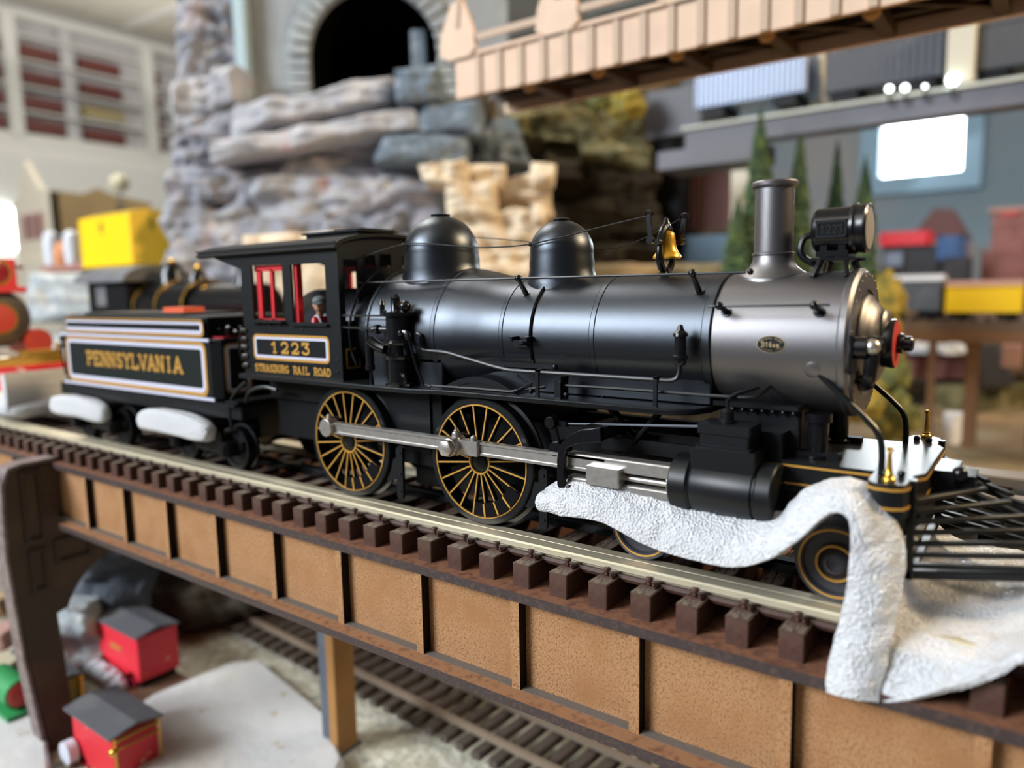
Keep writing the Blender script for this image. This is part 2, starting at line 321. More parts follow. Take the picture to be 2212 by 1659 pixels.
def text(mb, s, x0, x1, z0, z1, put, sw=.17, serif=.3):   # put(u, v) -> (front point, normal)
    n = len(s); adv = (x1-x0)/n; h = z1-z0; w = adv*.92/.7; cnt = [0]
    def seg(a, b, wd):
        a = Vector((a[0]*w, a[1]*h)); b = Vector((b[0]*w, b[1]*h)); d = b-a
        if d.length < 1e-6: return
        d.normalize(); q = Vector((-d.y, d.x))*wd*h/2; e = d*wd*h*.35
        c = [a-q-e, b-q+e, b+q+e, a+q-e]
        F = [put(ox+p.x, z0+p.y) for p in c]; cnt[0] += 1; e_ = .012+.0004*(cnt[0] % 9)
        mb.add([p for p, k in F]+[p+k*e_ for p, k in F], [(0, 1, 2, 3), (4, 5, 6, 7), (0, 1, 5, 4), (1, 2, 6, 5), (2, 3, 7, 6), (3, 0, 4, 7)])
    for i, ch in enumerate(s):
        ox = x0+adv*i+adv*.04; st, se = GL[ch]
        for pl in st:
            for a, b in zip(pl, pl[1:]): seg(a, b, sw)
        for sx, sy in se if serif else []:
            yy = .05 if sy == 0 else .95
            seg((sx-serif/2, yy), (sx+serif/2, yy), .1)
def outline(mb, u0, u1, v0, v1, w, rad, put, h=.012, n=5):  # rounded rectangular ring, line width w
    def ring(off):
        r = max(rad-off, .01); pts = []
        for cx, cy, a in ((u1-off-r, v1-off-r, 0), (u0+off+r, v1-off-r, 90), (u0+off+r, v0+off+r, 180), (u1-off-r, v0+off+r, 270)):
            pts += [(cx+r*math.cos(math.radians(a+90*k/n)), cy+r*math.sin(math.radians(a+90*k/n))) for k in range(n+1)]
        return pts
    a, b = ring(0), ring(w); k = len(a)
    P = [put(*p) for p in a]+[put(*p) for p in b]
    mb.add([p for p, q in P]+[p+q*h for p, q in P], [(i+2*k, (i+1) % k+2*k, (i+1) % k+3*k, i+3*k) for i in range(k)]+[(i, (i+1) % k, (i+1) % k+2*k, i+2*k) for i in range(k)]+[(i+k, (i+1) % k+k, (i+1) % k+3*k, i+3*k) for i in range(k)])
def putY(Y): return lambda u, v: (Vector((u, Y, v)), Vector((0, -1, 0)))
def putX(X): return lambda u, v: (Vector((X, u, v)), Vector((1, 0, 0)))

# ---------------------------------------------------------------- girder bridge
def girder(x0, x1, first, n, label):
    g = thing('girder_bridge', label, 'bridge', ((x0+x1)/2, 0, -3.6))
    B().box(x0, x1, -3.25, 3.25, -1.15, -.92, side=1).build('deck_plate', ['mdfdeck', 'burnt'], g, bevel=.02)
    for s in (-1, 1):
        a, b = sorted((s*2.92, s*2.80)); B().box(x0, x1, a, b, -3.35, -1.15).build('web_panel', 'mdf', g)
        a, b = sorted((s*3.60, s*2.4)); B().box(x0+1.2, x1, a, b, -3.58, -3.35, side=1).build('bottom_flange', ['mdfflange', 'burnt'], g, bevel=.02)
    for i in range(n):
        x = first+3.105*i
        if x > x1-.3: break
        if x-.24 > x0:
            o = B().box(x-.24, x, -3.2, -2.92, -3.35, -1.15).build('stiffener', ['mdf', 'char'], g)
            for p in o.data.polygons:
                if abs(p.normal.x) > .9: p.material_index = 1
        if x+.05 < x1: B().box(x+.03, min(x+2.84, x1), -3.18, -2.92, -3.36, -3.335).build('inlay_strip', 'slot', g)
    return g
girder(-22.75, 30, -19.66-3.105, 17, 'tan and brown plate girder bridge with dark ribs carrying the black locomotive')
girder(-60, -23.75, -26.9-3.105*10, 11, 'farther girder bridge section beyond the left pier, mostly cut by the photo edge')

# ---------------------------------------------------------------- track on the bridge
tr = thing('railway_track', 'bridge track with three nickel rails and chocolate brown ties under the black locomotive', 'track', (0, 0, -.92))
for y0, y1, w in ((-2.46, -1.74, 0), (1.74, 2.46, 0), (-.2, .2, 1)):
    mb = B()
    if w: mb.prism([(y0, -.1), (y0+.05, -.04), (y1-.05, -.04), (y1, -.1), (y1, -.3), (y0, -.3)], -62, 30, 'X')
    else:
        s = -1 if y0 < 0 else 1; o_, i_ = (y0, y1) if s < 0 else (y1, y0)   # outer, inner edge
        mb.prism([(i_, -.12), (i_, -.03), (i_+s*.03, 0), (s*2.06, 0), (s*2.07, -.012), (s*2.08, 0), (o_-s*.04, 0), (o_, -.035), (o_, -.15), (o_-s*.03, -.175), (o_-s*.25, -.18), (o_-s*.25, -.34), (i_+s*.1, -.34), (i_+s*.1, -.14)], -62, 30, 'X')
    mb.build('rail', 'rail' if not w else 'gloss', tr, ang=20)
tie0 = None
for k in range(84):
    x = 1.96+1.035*(k-60)
    if tie0 is None:
        mb = B().box(x-.24, x+.24, -2.93, 2.93, -.92, -.36)
        mb.add([(x-.21, -2.90, -.355), (x+.21, -2.90, -.355), (x+.21, 2.90, -.355), (x-.21, 2.90, -.355)], [(0, 1, 2, 3)], 1)
        tie = mb.build('tie', ['tie', 'tietop'], tr, bevel=.03)
        sp = B().lathe([(0, .05), (.1, .045), (.11, .085), (.17, .08), (.2, .04)], (x, -2.50, -.3), n=10).box(x-.16, x+.16, -2.55, -2.2, -.36, -.31).lathe([(0, .035), (.06, .03)], (x+.11, -2.51, -.31), n=8)
        sp = sp.build('spike', 'tie', tie, bevel=.01); tie0 = tie; xb = x
    else:
        c = tie0.copy(); sc.collection.objects.link(c); c.parent = tr; c.location = (Vector((x-xb, 0, 0)))*S
        d = tie0.children[0].copy(); sc.collection.objects.link(d); d.parent = c
mb = B()
for s in (-1, 1): mb.prism([(s*2.2-.1, -.30), (s*2.2+.1, -.30), (s*2.2+.12, -.38), (s*2.2+.05, -.46), (s*2.2-.08, -.46), (s*2.2-.12, -.38)], -62, 30, 'X')
mb.build('tie_strap', 'tie', tr)

# ---------------------------------------------------------------- locomotive
def saddle(mb, rb, zf):                    # let the skirt of a dome follow the round of the boiler
    for v in mb.v:
        if v.z < zf:
            k = min(1, (zf-v.z)/.45); v.z -= k*(rb-math.sqrt(max(rb*rb-v.y*v.y, .05)))
    return mb
ZB = 4.85
LO = thing('steam_locomotive', 'black model steam locomotive numbered 1223 with grey smokebox and gold lined driving wheels', 'locomotive', (2, 0, 0))
XA = (1, 0, 0)
def P(name, mb, m_, par=LO, **k): return mb.build(name, m_, par, **k)
boiler = P('boiler', B().lathe([(-8.4, .3), (-8.39, 1.30), (-8.3, 1.36), (-5.06, 1.38), (-5.05, 1.58), (-4.24, 1.58), (-4.2, 1.82), (-1.6, 1.83), (-1.35, 1.815), (-.9, 1.73), (-.35, 1.60), (.1, 1.535), (.42, 1.52), (5.94, 1.50)], (0, 0, ZB), XA, 96), 'boiler', ang=50)
for x0, w, r, nm in ((-1.72, .16, 1.845, 'boiler_band'), (.36, .13, 1.535, 'boiler_band'), (3.0, .15, 1.525, 'boiler_band'), (5.74, .2, 1.525, 'boiler_band'), (-4.22, .10, 1.86, 'boiler_band')):
    P(nm, B().lathe([(0, r-.05), (.0, r-.01), (.02, r), (w-.02, r), (w, r-.01), (w, r-.05)], (x0, 0, ZB), XA, 96, closed=True), 'boiler', ang=25)
P('sandbox_strap', B().lathe([(0, 1.5), (0, 1.56), (.03, 1.575), (.06, 1.56), (.06, 1.5)], (1.33, 0, ZB), XA, 96, closed=True), 'gloss', ang=50)
P('injector_pipe', B().tube([(-4.72, 1.97*math.sin(a), ZB+1.97*math.cos(a)) for a in [math.radians(-22-i*8) for i in range(13)]], .045), 'gloss')
smoke = P('smokebox', B().lathe([(0, 1.44), (0, 1.475), (2.5, 1.475), (2.52, 1.44)], (5.94, 0, ZB), XA, 96), 'graph', ang=40)
P('smokebox_front_ring', B().lathe([(0, 1.40), (.0, 1.50), (.03, 1.52), (.14, 1.52), (.17, 1.49), (.2, 1.46), (.24, 1.45), (.25, 1.1), (.2, 1.08), (.2, .2)], (8.44, 0, ZB), XA, 96), 'graph', ang=25)
mb = B()
for k in range(28):
    a = 2*math.pi*k/28; mb.ball((8.67, 1.39*math.sin(a), ZB+1.39*math.cos(a)), .035, 4)
P('rivet_ring', mb, 'graph')
P('smokebox_door', B().lathe([(0, .98), (.05, 1.0), (.1, .97), (.12, .9), (.2, .84), (.29, .74), (.35, .55), (.38, .3), (.39, 0.01)], (8.66, 0, ZB), XA, 64), 'graph', ang=50)
P('door_boss', B().lathe([(0, .42), (.05, .44), (.10, .40), (.13, .3), (.15, .01)], (8.98, 0, ZB+.26), XA, 32), 'graph')
# round red number plate with black drum
npl = P('number_plate', B().lathe([(0, .30), (.02, .47), (.2, .5), (.23, .49), (.23, .01)], (9.0, 0, ZB), XA, 48), 'gloss', ang=30)
P('plate_face', B().lathe([(0, .46), (.02, .46), (.02, .01)], (9.23, 0, ZB), XA, 48), 'redplate', npl)
P('marker_boss', B().lathe([(0, .2), (.1, .2), (.12, .15), (.25, .15), (.28, .12), (.28, .01)], (9.25, .12, ZB), XA, 20), 'gloss', npl)
mb = B().tube([(8.98, -1.0, 4.95), (9.02, -1.15, 4.85), (9.02, -1.2, 4.5), (8.98, -1.15, 4.2), (8.9, -.95, 4.1), (8.8, -.8, 4.2)], .13, smooth=2)
mb.cyl((8.68, -1.2, 4.85), (8.95, -1.2, 4.85), .22).box(8.66, 8.72, -1.45, -.95, 4.35, 5.1).cyl((9.0, -1.0, 4.9), (9.2, -1.0, 4.9), .17)
P('steam_elbow', mb, 'gloss')
P('bolt_cap', B().ball((9.02, -1.22, 4.87), .16, 8), 'nickel')
# stack
P('smokestack', saddle(B().lathe([(-.06, .72), (-.01, .70), (.05, .60), (.14, .49), (.26, .43), (.36, .415), (.38, .44), (.42, .44), (.44, .405), (1.78, .405), (1.80, .44), (1.84, .475), (1.90, .48), (1.94, .45), (1.94, .37), (1.7, .36), (1.5, .35)], (6.76, 0, 6.33), n=56), 1.475, 6.62), 'graph', ang=28)
# domes
def dome(x, R, zc, base, flare, nm):
    pr_ = [(base-.10, R+flare*.85), (base-.03, R+flare*.82), (base+.04, R+flare*.60), (base+.14, R+flare*.34), (base+.26, R+flare*.15), (base+.40, R+.02), (base+.5, R)]
    pr_ += [(zc, R)]+[(zc+R*math.sin(a)*.98, R*math.cos(a)) for a in [math.radians(6*i) for i in range(1, 14)]]
    zt = zc+R*math.sin(math.radians(78))*.98; rt = R*math.cos(math.radians(78))*1.25
    pr_ += [(zt+.01, rt), (zt+.045, rt*1.02), (zt+.06, rt*.85), (zt+.07, .01)]
    return P(nm, saddle(B().lathe(pr_, (x, 0, 0), n=72), 1.83 if R > 1 else 1.52, base+.5), 'boiler', ang=40)
dome(-2.83, 1.09, 7.18, 6.62, .13, 'steam_dome'); dome(1.33, .83, 7.02, 6.38, .11, 'sand_dome')
P('dome_strap', saddle(B().lathe([(0, .90), (0, 1.0), (.03, 1.01), (.05, .95)], (1.33, 0, 6.27), n=60), 1.52, 6.9), 'gloss')
# bell
bell = P('bell', B().lathe([(0, .32), (.04, .335), (.09, .315), (.13, .28), (.2, .235), (.3, .205), (.42, .19), (.54, .18), (.61, .15), (.65, .09), (.66, .01)], (4.28, 0, 6.73), n=36), 'bell', ang=40)
mb = B()
for s in (-1, 1):
    mb.tube([(4.25, 0, 6.42), (4.25, s*.24, 6.5), (4.25, s*.38, 6.75), (4.25, s*.36, 7.08)], [.08, .09, .08, .06], smooth=2)
    mb.cyl((4.25, s*.28, 7.1), (4.25, s*.5, 7.1), .075)
mb.tube([(4.25, -.34, 7.1), (4.25, -.26, 7.32), (4.25, 0, 7.5), (4.25, .26, 7.32), (4.25, .34, 7.1)], [.07, .08, .12, .08, .07], smooth=2)
mb.lathe([(0, .12), (.1, .1), (.24, .05), (.28, .01)], (4.25, 0, 7.42), n=12)
mb.lathe([(0, .30), (.08, .26), (.14, .14), (.22, .12)], (4.25, 0, 6.28), n=20)
P('bell_yoke', mb, 'gloss', bell)
for s, x0, x1, z1 in ((-1, 4.08, 4.02, 7.72), (1, 4.42, 4.5, 7.68)):
    mb = B().bar((x0, s*.46, 7.15), (x1, s*.46, z1), .08, .10).cyl((x0, s*.4, 7.15), (x0, s*.54, 7.15), .09).tube([(x1-.1, s*.46, z1), (x1-.06, s*.46, z1+.12), (x1+.1, s*.46, z1+.1), (x1+.08, s*.46, z1)], .03, 6, 1)
    P('bell_crank', mb, 'gloss', bell)
# bell cords
def C3(*p): return [Vector(q) for q in p]
P('bell_cord', B().tube(C3((-5.0, -1.45, 7.0), (-4.3, -1.3, 7.2), (-3.35, -1.14, 7.40), (-2.8, -1.17, 7.41), (-2.2, -1.12, 7.37), (-.9, -.95, 7.2), (.3, -.9, 7.17), (.95, -.89, 7.20), (1.35, -.89, 7.25), (1.8, -.80, 7.33), (3.0, -.6, 7.55), (4.05, -.46, 7.72)), .02, 6, 1), 'black')
P('bell_cord', B().tube(C3((-5.0, 1.3, 7.3), (-3.6, 1.15, 7.7), (-2.0, 1.1, 7.62), (-.5, .95, 7.42), (1.3, .85, 7.15), (2.4, .7, 7.05), (3.2, .6, 7.2), (4.5, .46, 7.72)), .014, 6, 1), 'gloss')
P('cord_eye', B().ball((-3.3, -1.08, 7.41), .05, 5).tube(C3((-3.34, -1.08, 7.4), (-3.36, -1.12, 7.52)), .02, 5), 'gloss'); P('cord_eye', B().ball((.92, -.84, 7.2), .055, 5), 'gloss')
# handrails
P('handrail', B().tube(C3((-5, -1.28, 6.36), (6.6, -1.28, 6.34)), .029), 'black')
for x, top in ((.85, 1), (5.45, 1), (6.55, 0)):
    if top: mb = B().ball((x, -1.28, 6.35), .095, 6).tube(C3((x, -1.28, 6.35), (x+.05, -1.0, 5.93)), [.055, .07], 8).cyl((x+.05, -1.02, 5.97), (x+.06, -.97, 5.9), .12)
    else: mb = B().ball((x+.15, -1.28, 6.35), .07, 6)
    P('handrail_post', mb, 'gloss')
P('smokebox_grab_rail', B().tube(C3((6.0, -1.72, 5.66), (8.36, -1.72, 5.68)), .024), 'gloss')
for x in (6.22, 8.08): P('grab_rail_post', B().ball((x, -1.72, 5.67), .09, 6).tube(C3((x, -1.72, 5.67), (x, -1.3, 5.52)), [.05, .075], 8).cyl((x, -1.36, 5.54), (x, -1.28, 5.52), .11), 'gloss')
# builder plate (oval) on smokebox side
def putS(R, xc=0): # wrap on cylinder side: u = X, v = height above axis
    def f(u, v):
        z = v-ZB; y = -math.sqrt(max(R*R-z*z, .01)); return Vector((u, y, v)), Vector((0, y, z)).normalized()
    return f
ps = putS(1.478)
def oval(mb, rx, rz, cx, cz, h):
    n = 40; pts = [ps(cx+rx*math.cos(2*math.pi*k/n), cz+rz*math.sin(2*math.pi*k/n)) for k in range(n)]
    mb.add([p+q*h for p, q in pts]+[ps(cx, cz)[0]+ps(cx, cz)[1]*h]+[p for p, q in pts], [(k, (k+1) % n, n) for k in range(n)]+[(k, (k+1) % n, (k+1) % n+n+1, k+n+1) for k in range(n)])
bp_ = P('builder_plate', (lambda q: (oval(q, .282, .176, 7.21, 4.89, .006), q)[1])(B()), 'plategold')
P('plate_field', (lambda q: (oval(q, .268, .163, 7.21, 4.89, .013), q)[1])(B()), 'black', bp_)
mb = B(); ps2 = putS(1.492)
text(mb, 'D16sb', 7.03, 7.39, 4.835, 4.935, ps2, .15, 0)
def arctext(s, a0, a1, rx, rz, h):
    n = len(s)
    for i, ch in enumerate(s):
        a = math.radians(a0+(a1-a0)*i/(n-1)); cx = 7.21+rx*math.cos(a); cz = 4.89+rz*math.sin(a)
        t = math.atan2(rz*math.cos(a), -rx*math.sin(a))*(1 if a1 < a0 else 1)+(math.pi if a1 < a0 else 0)
        c_, s_ = math.cos(t), math.sin(t)
        text(mb, ch, -.015, .015, -h/2, h/2, (lambda u, v, cx=cx, cz=cz, c_=c_, s_=s_: ps2(cx+u*c_-v*s_, cz+u*s_+v*c_)), .13, 0)
arctext('JUNIATA SHOPS', 160, 20, .222, .122, .036); arctext('ALTOONA 1905', 208, 332, .222, .122, .028)
P('plate_lettering', mb, 'plategold', bp_)
# headlight
hl = P('headlight', B().lathe([(0, .20), (.0, .40), (.06, .45), (.72, .46), (.74, .50), (.80, .51), (.84, .485), (.9, .485), (.96, .50), (1.02, .50), (1.05, .46), (1.05, .40)], (7.62, 0, 7.17), XA, 48), 'gloss', ang=25)
P('lens', B().lathe([(0, .43), (.03, .42), (.07, .25), (.08, .01)], (8.64, 0, 7.17), XA, 36), 'lens', hl)
mb = B().box(7.74, 8.36, -.50, .50, 6.98, 7.34); P('number_box', mb, 'gloss', hl, bevel=.03)
mb = B(); outline(mb, 7.76, 8.34, 7.0, 7.32, .03, .06, putY(-.50), .02); text(mb, '1223', 7.83, 8.28, 7.07, 7.24, putY(-.50), .15, 0); P('raised_number', mb, 'black', hl)
P('cable', B().tube(C3((7.6, -.1, 7.1), (7.42, -.15, 7.05), (7.36, -.2, 6.8), (7.45, -.2, 6.6), (7.75, -.2, 6.45)), .075, 8, 2), 'gloss', hl)
mb = B().box(7.72, 8.35, -.36, .36, 6.62, 6.74).box(7.6, 8.5, -.42, .42, 6.53, 6.6).box(8.4, 8.62, -.1, .1, 6.52, 6.58)
for s in (-1, 1):
    for x in (7.85, 8.32): mb.bar((x, s*.38, 6.55), (x+(-.1 if x < 8 else .08), s*.6, 6.2), .1, .12)
    mb.box(7.8, 7.95, s*.3-.05, s*.3+.05, 6.6, 6.85).box(8.15, 8.3, s*.3-.05, s*.3+.05, 6.6, 6.85)
P('bracket', mb, 'gloss', hl, bevel=.01)
# running board
P('running_board', B().prism([(-9.8, -2.35), (-2.2, -2.35), (-1.9, -2.3), (-1.2, -2.1), (5.3, -2.1), (5.75, -1.8), (5.95, -1.3), (5.95, 1.3), (5.3, 2.1), (-1.6, 2.1), (-2.2, 2.35), (-9.8, 2.35)], 3.36, 3.50, 'Z'), 'black', bevel=.03)
P('firebox', B().box(-4.2, -1.4, -1.72, 1.72, 3.5, 4.95).prism([(-1.25, 3.5), (-1.25, 4.0), (-1.38, 4.35), (1.38, 4.35), (1.25, 4.0), (1.25, 3.5)], -1.4, 5.9, 'X'), 'boiler', bevel=.04)
a_ = [math.radians(54+72*k/24) for k in range(25)]
P('wheel_splasher', B().prism([(2.2*math.cos(a), 1.68+2.2*math.sin(a)) for a in a_]+[(2.05*math.cos(a), 1.68+2.05*math.sin(a)) for a in reversed(a_)], -1.95, -1.25).prism([(2.12*math.cos(a), 1.68+2.12*math.sin(a)) for a in a_], -1.93, -1.90), 'black', ang=30)
P('ash_pan', B().box(-6.9, -3.2, -1.9, -1.4, 3.25, 3.36), 'black')
# cab
cab = P('cab', B().holed(-9.75, -5.0, 3.45, 7.36, [(-9.17, -7.58, 5.27, 6.99), (-7.18, -5.57, 5.2, 6.96)], -2.06, -1.98)
        .holed(-9.75, -5.0, 3.45, 7.36, [(-9.17, -7.58, 5.27, 6.99), (-7.18, -5.57, 5.2, 6.96)], 1.98, 2.06)
        .holed(-1.98, 1.98, 3.45, 7.36, [(-1.86, -1.31, 5.24, 7.05), (1.31, 1.86, 5.24, 7.05), (-1.05, -.58, 6.80, 7.2), (-.42, .08, 6.82, 7.24), (.58, 1.05, 6.8, 7.2)], -5.08, -5.0, 'X')
        .prism([(-1.98, 7.36), (-1.98, 7.44)]+[(1.98*math.sin(math.radians(a)), 7.36+.42*math.cos(math.radians(a))) for a in range(-80, 81, 10)]+[(1.98, 7.44), (1.98, 7.36)], -5.08, -5.0, 'X')
        .box(-9.7, -5.05, -1.98, 1.98, 3.5, 3.6).prism([(-11.4, 7.36), (-9.75, 7.36), (-9.75, 6.9)], -2.06, -1.98).prism([(-11.4, 7.36), (-9.75, 7.36), (-9.75, 6.9)], 1.98, 2.06), 'black')
roof = [(2.24*math.sin(math.radians(a)), 7.40+.44*math.cos(math.radians(a))) for a in range(-90, 91, 6)]
P('roof', B().prism([(-2.24, 7.34)]+roof+[(2.24, 7.34)]+[(y*.96, z-.09) for y, z in reversed(roof)], -11.95, -4.86, 'X'), 'roofblack', cab, ang=30)
P('roof_edge', B().tube([(-11.95, -2.26, 7.52), (-4.84, -2.26, 7.52)], .03, 6).tube([(-11.95, -2.26, 7.38), (-4.84, -2.26, 7.38)], .03, 6), 'black', cab)
P('roof_hatch', B().box(-8.0, -5.5, -.75, .75, 7.75, 7.93).box(-8.1, -5.4, -.85, .85, 7.93, 7.98).box(-6.7, -5.4, -.7, .7, 7.98, 8.03), 'roofblack', cab, bevel=.02)
mb = B()   # red sashes
for xa, xb in ((-9.17, -7.58),):
    mb.box(xa, xb, -1.93, -1.86, 6.80, 6.99).box(xa+.08, xa+.3, -1.93, -1.84, 5.2, 6.85).box(xa+.78, xa+.92, -1.93, -1.84, 5.2, 6.85).box(xa, xb, -1.93, -1.86, 5.2, 5.3)
mb.box(-7.19, -7.02, -1.95, -1.75, 5.15, 7.0)
P('window_sash', mb, 'red', cab)
mb = B()
for xa, xb in ((-9.17, -7.58),): mb.box(xa, xb, 1.86, 1.93, 6.80, 6.99).box(xa+.08, xa+.3, 1.84, 1.93, 5.2, 6.85).box(xa+.78, xa+.92, 1.84, 1.93, 5.2, 6.85)
P('window_sash', mb, 'red', cab)
P('window_sill', B().box(-9.22, -7.5, -2.25, -2.06, 5.18, 5.23), 'black', cab); P('window_sill', B().box(-7.22, -5.5, -2.16, -2.06, 5.1, 5.17), 'black', cab)
mb = B(); outline(mb, -1.88, -1.29, 5.22, 7.07, .03, .02, putX(-5.0)); outline(mb, -1.07, -.56, 6.78, 7.22, .03, .02, putX(-5.0)); outline(mb, -.44, .1, 6.8, 7.26, .03, .02, putX(-5.0))
P('window_trim', mb, 'black', cab)
mb = B(); outline(mb, -1.90, -1.36, 3.84, 4.44, .045, .01, putX(-5.0)); P('gold_square', mb, 'gold', cab)
mb = B(); outline(mb, -9.27, -5.53, 3.98, 4.80, .075, .17, putY(-2.06)); P('gold_line', mb, 'gold', cab)
mb = B(); outline(mb, -9.20, -5.60, 4.05, 4.73, .085, .13, putY(-2.06)); P('white_line', mb, 'white', cab)
mb = B(); text(mb, '1223', -8.42, -6.38, 4.22, 4.57, putY(-2.06), .2); P('road_number', mb, 'gold', cab)
mb = B(); text(mb, 'STRASBURG RAIL ROAD', -9.27, -5.5, 3.60, 3.83, putY(-2.06), .2); P('lettering', mb, 'gold', cab)
mb = B()
for x, z in ((-8.3, 5.0), (-6.75, 4.98), (-8.25, 3.72), (-6.6, 3.7), (-5.2, 4.1), (-5.2, 3.75)): mb.ball((x, -2.07, z), .035, 4)
for x in (-8.9, -8.3, -7.8): mb.ball((x, -2.1, 5.12), .04, 4)
mb.box(-9.7, -5.6, -2.10, -2.06, 3.885, 3.93)
P('rivets', mb, 'black', cab)
mb = B().tube(C3((-9.82, -2.15, 3.9), (-9.9, -2.2, 4.4), (-9.82, -2.15, 4.9)), .035)
for z in (3.75, 4.05, 4.35, 4.62, 4.9): mb.cyl((-9.8, -2.15, z), (-9.62, -2.05, z), .08, n=8)
P('grab_iron', mb, 'gloss', cab)
# air pump
mb = B().lathe([(0, .40), (.06, .42), (.1, .38), (.12, .33), (.72, .33), (.75, .40), (.82, .42), (.86, .36)], (-2.72, -1.98, 3.50), n=32)
mb.lathe([(.86, .12), (1.15, .12)], (-2.72, -1.98, 3.50), n=12).lathe([(1.12, .36), (1.14, .44), (1.2, .46), (1.24, .40), (1.28, .35), (1.9, .34), (1.93, .46), (2.02, .46), (2.03, .2)], (-2.72, -1.98, 3.50), n=32)
for k in range(7):
    a = 2*math.pi*k/7; mb.cyl((-2.72+.3*math.cos(a), -1.98+.3*math.sin(a), 4.3), (-2.72+.3*math.cos(a), -1.98+.3*math.sin(a), 4.68), .03, n=6).ball((-2.72+.4*math.cos(a), -1.98+.4*math.sin(a), 5.56), .04, 4)
P('air_pump', mb, 'gloss', ang=30)
mb = B().lathe([(0, .17), (.05, .13), (.36, .13), (.38, .16), (.44, .1), (.5, .06)], (-2.78, -2.0, 5.52), n=16).ball((-2.42, -2.0, 5.68), .16, 8).lathe([(0, .08), (.25, .07), (.28, .1), (.42, .05)], (-3.3, -2.0, 5.45), n=10)
mb.cyl((-3.6, -2.1, 5.05), (-3.05, -2.05, 5.05), .09).cyl((-3.45, -2.1, 5.05), (-3.35, -2.1, 5.05), .13).cyl((-5, -2.0, 5.08), (-3.5, -2.05, 5.07), .03, n=6).cyl((-5, -2.0, 5.42), (-3.2, -2.0, 5.42), .03, n=6)
mb.cyl((-3.72, -2.15, 4.05), (-3.72, -2.15, 4.85), .12).lathe([(0, .05), (.06, .14), (.2, .14), (.25, .08)], (-3.72, -2.15, 3.85), n=12).tube(C3((-3.7, -2.15, 4.75), (-3.5, -2.1, 4.6), (-3.2, -2.05, 4.5)), .15, 10, 1)
mb.tube(C3((-3.7, -2.15, 3.9), (-3.68, -2.15, 3.5)), [.04, .07]).tube(C3((-3.2, -2, 4.4), (-3.15, -2, 3.5)), .035)
mb.ball((-2.32, -2.3, 4.98), .09, 6).tube(C3((-2.32, -2.25, 5.0), (-2.15, -2.25, 5.0), (-2.08, -2.25, 4.8)), .08, 8, 1).tube(C3((-2.1, -2.25, 4.9), (-1.9, -2.2, 4.1), (-1.7, -2.15, 3.58), (-1.5, -2.1, 3.56)), .045, 6)
mb.tube(C3((-2.4, -2.25, 3.85), (-2.25, -2.3, 3.85), (-2.2, -2.3, 3.7), (-2.3, -2.3, 3.58), (-2.1, -2.25, 3.54)), .06, 8, 2)
P('pump_fittings', mb, 'gloss', ang=40)
# piping
P('train_line_pipe', B().tube(C3((-2.1, -1.9, 4.95), (-1.95, -1.9, 4.9), (-2.0, -1.9, 4.55), (-1.8, -1.9, 4.49), (-1.1, -1.9, 4.48), (-.6, -1.9, 4.38), (.85, -1.9, 4.10), (1.3, -1.9, 4.1), (4.9, -1.9, 4.09), (5.3, -1.88, 4.08), (5.43, -1.85, 4.2), (5.43, -1.8, 4.7)), .05, 8, 2), 'black')
P('drain_pipe', B().tube(C3((-1.9, -2.0, 3.56), (0, -1.98, 3.58), (1.0, -1.95, 3.57), (1.9, -1.7, 3.72)), .04, 6), 'black')
P('blowdown_pipe', B().tube(C3((2.4, -1.8, 3.80), (4.0, -1.8, 3.82), (6.6, -1.75, 3.80), (7.0, -1.7, 3.82), (7.12, -1.45, 3.95), (7.14, -1.2, 4.0)), .04, 6, 2), 'black')
P('reach_rod', B().hexa([(-2.2, -1.72, 4.16), (2.2, -1.72, 4.16), (2.2, -1.66, 4.16), (-2.2, -1.66, 4.16), (-2.2, -1.72, 4.28), (2.2, -1.72, 4.28), (2.2, -1.66, 4.28), (-2.2, -1.66, 4.28)]).ball((2.2, -1.72, 4.22), .08, 5), 'black')
for x in (1.85, 4.93): P('pipe_clamp', B().box(x-.05, x+.05, -1.99, -1.93, 3.5, 4.16).box(x-.05, x+.05, -1.99, -1.8, 4.12, 4.17), 'black', bevel=.01)
mb = B()
mb.box(2.32, 2.5, -1.95, -1.6, 3.5, 3.9).box(2.38, 2.48, -1.9, -1.55, 3.9, 4.0).ball((1.62, -1.9, 3.62), .07, 5).ball((2.62, -1.9, 3.6), .07, 5).bar((1.1, -2.0, 3.55), (1.6, -1.8, 3.8), .04, .06).bar((1.0, -1.6, 3.95), (1.65, -1.8, 3.65), .04, .05)
P('pipe_bracket', mb, 'black', bevel=.01)
P('lubricator', B().lathe([(0, .10), (.06, .13), (.12, .13), (.14, .16), (.2, .16), (.22, .12), (.6, .12), (.62, .165), (.68, .15), (.74, .08), (.8, .06), (.86, .04)], (5.43, -1.82, 4.42), n=20), 'gloss', ang=30)
mb = B().box(.95, 1.35, -1.66, -1.5, 4.66, 4.72).box(.9, 1.0, -1.8, -1.5, 4.8, 4.92).box(1.3, 1.45, -1.8, -1.5, 4.8, 4.92).box(.98, 1.32, -1.78, -1.5, 4.77, 4.83)
P('step_bracket', mb, 'black', bevel=.015)
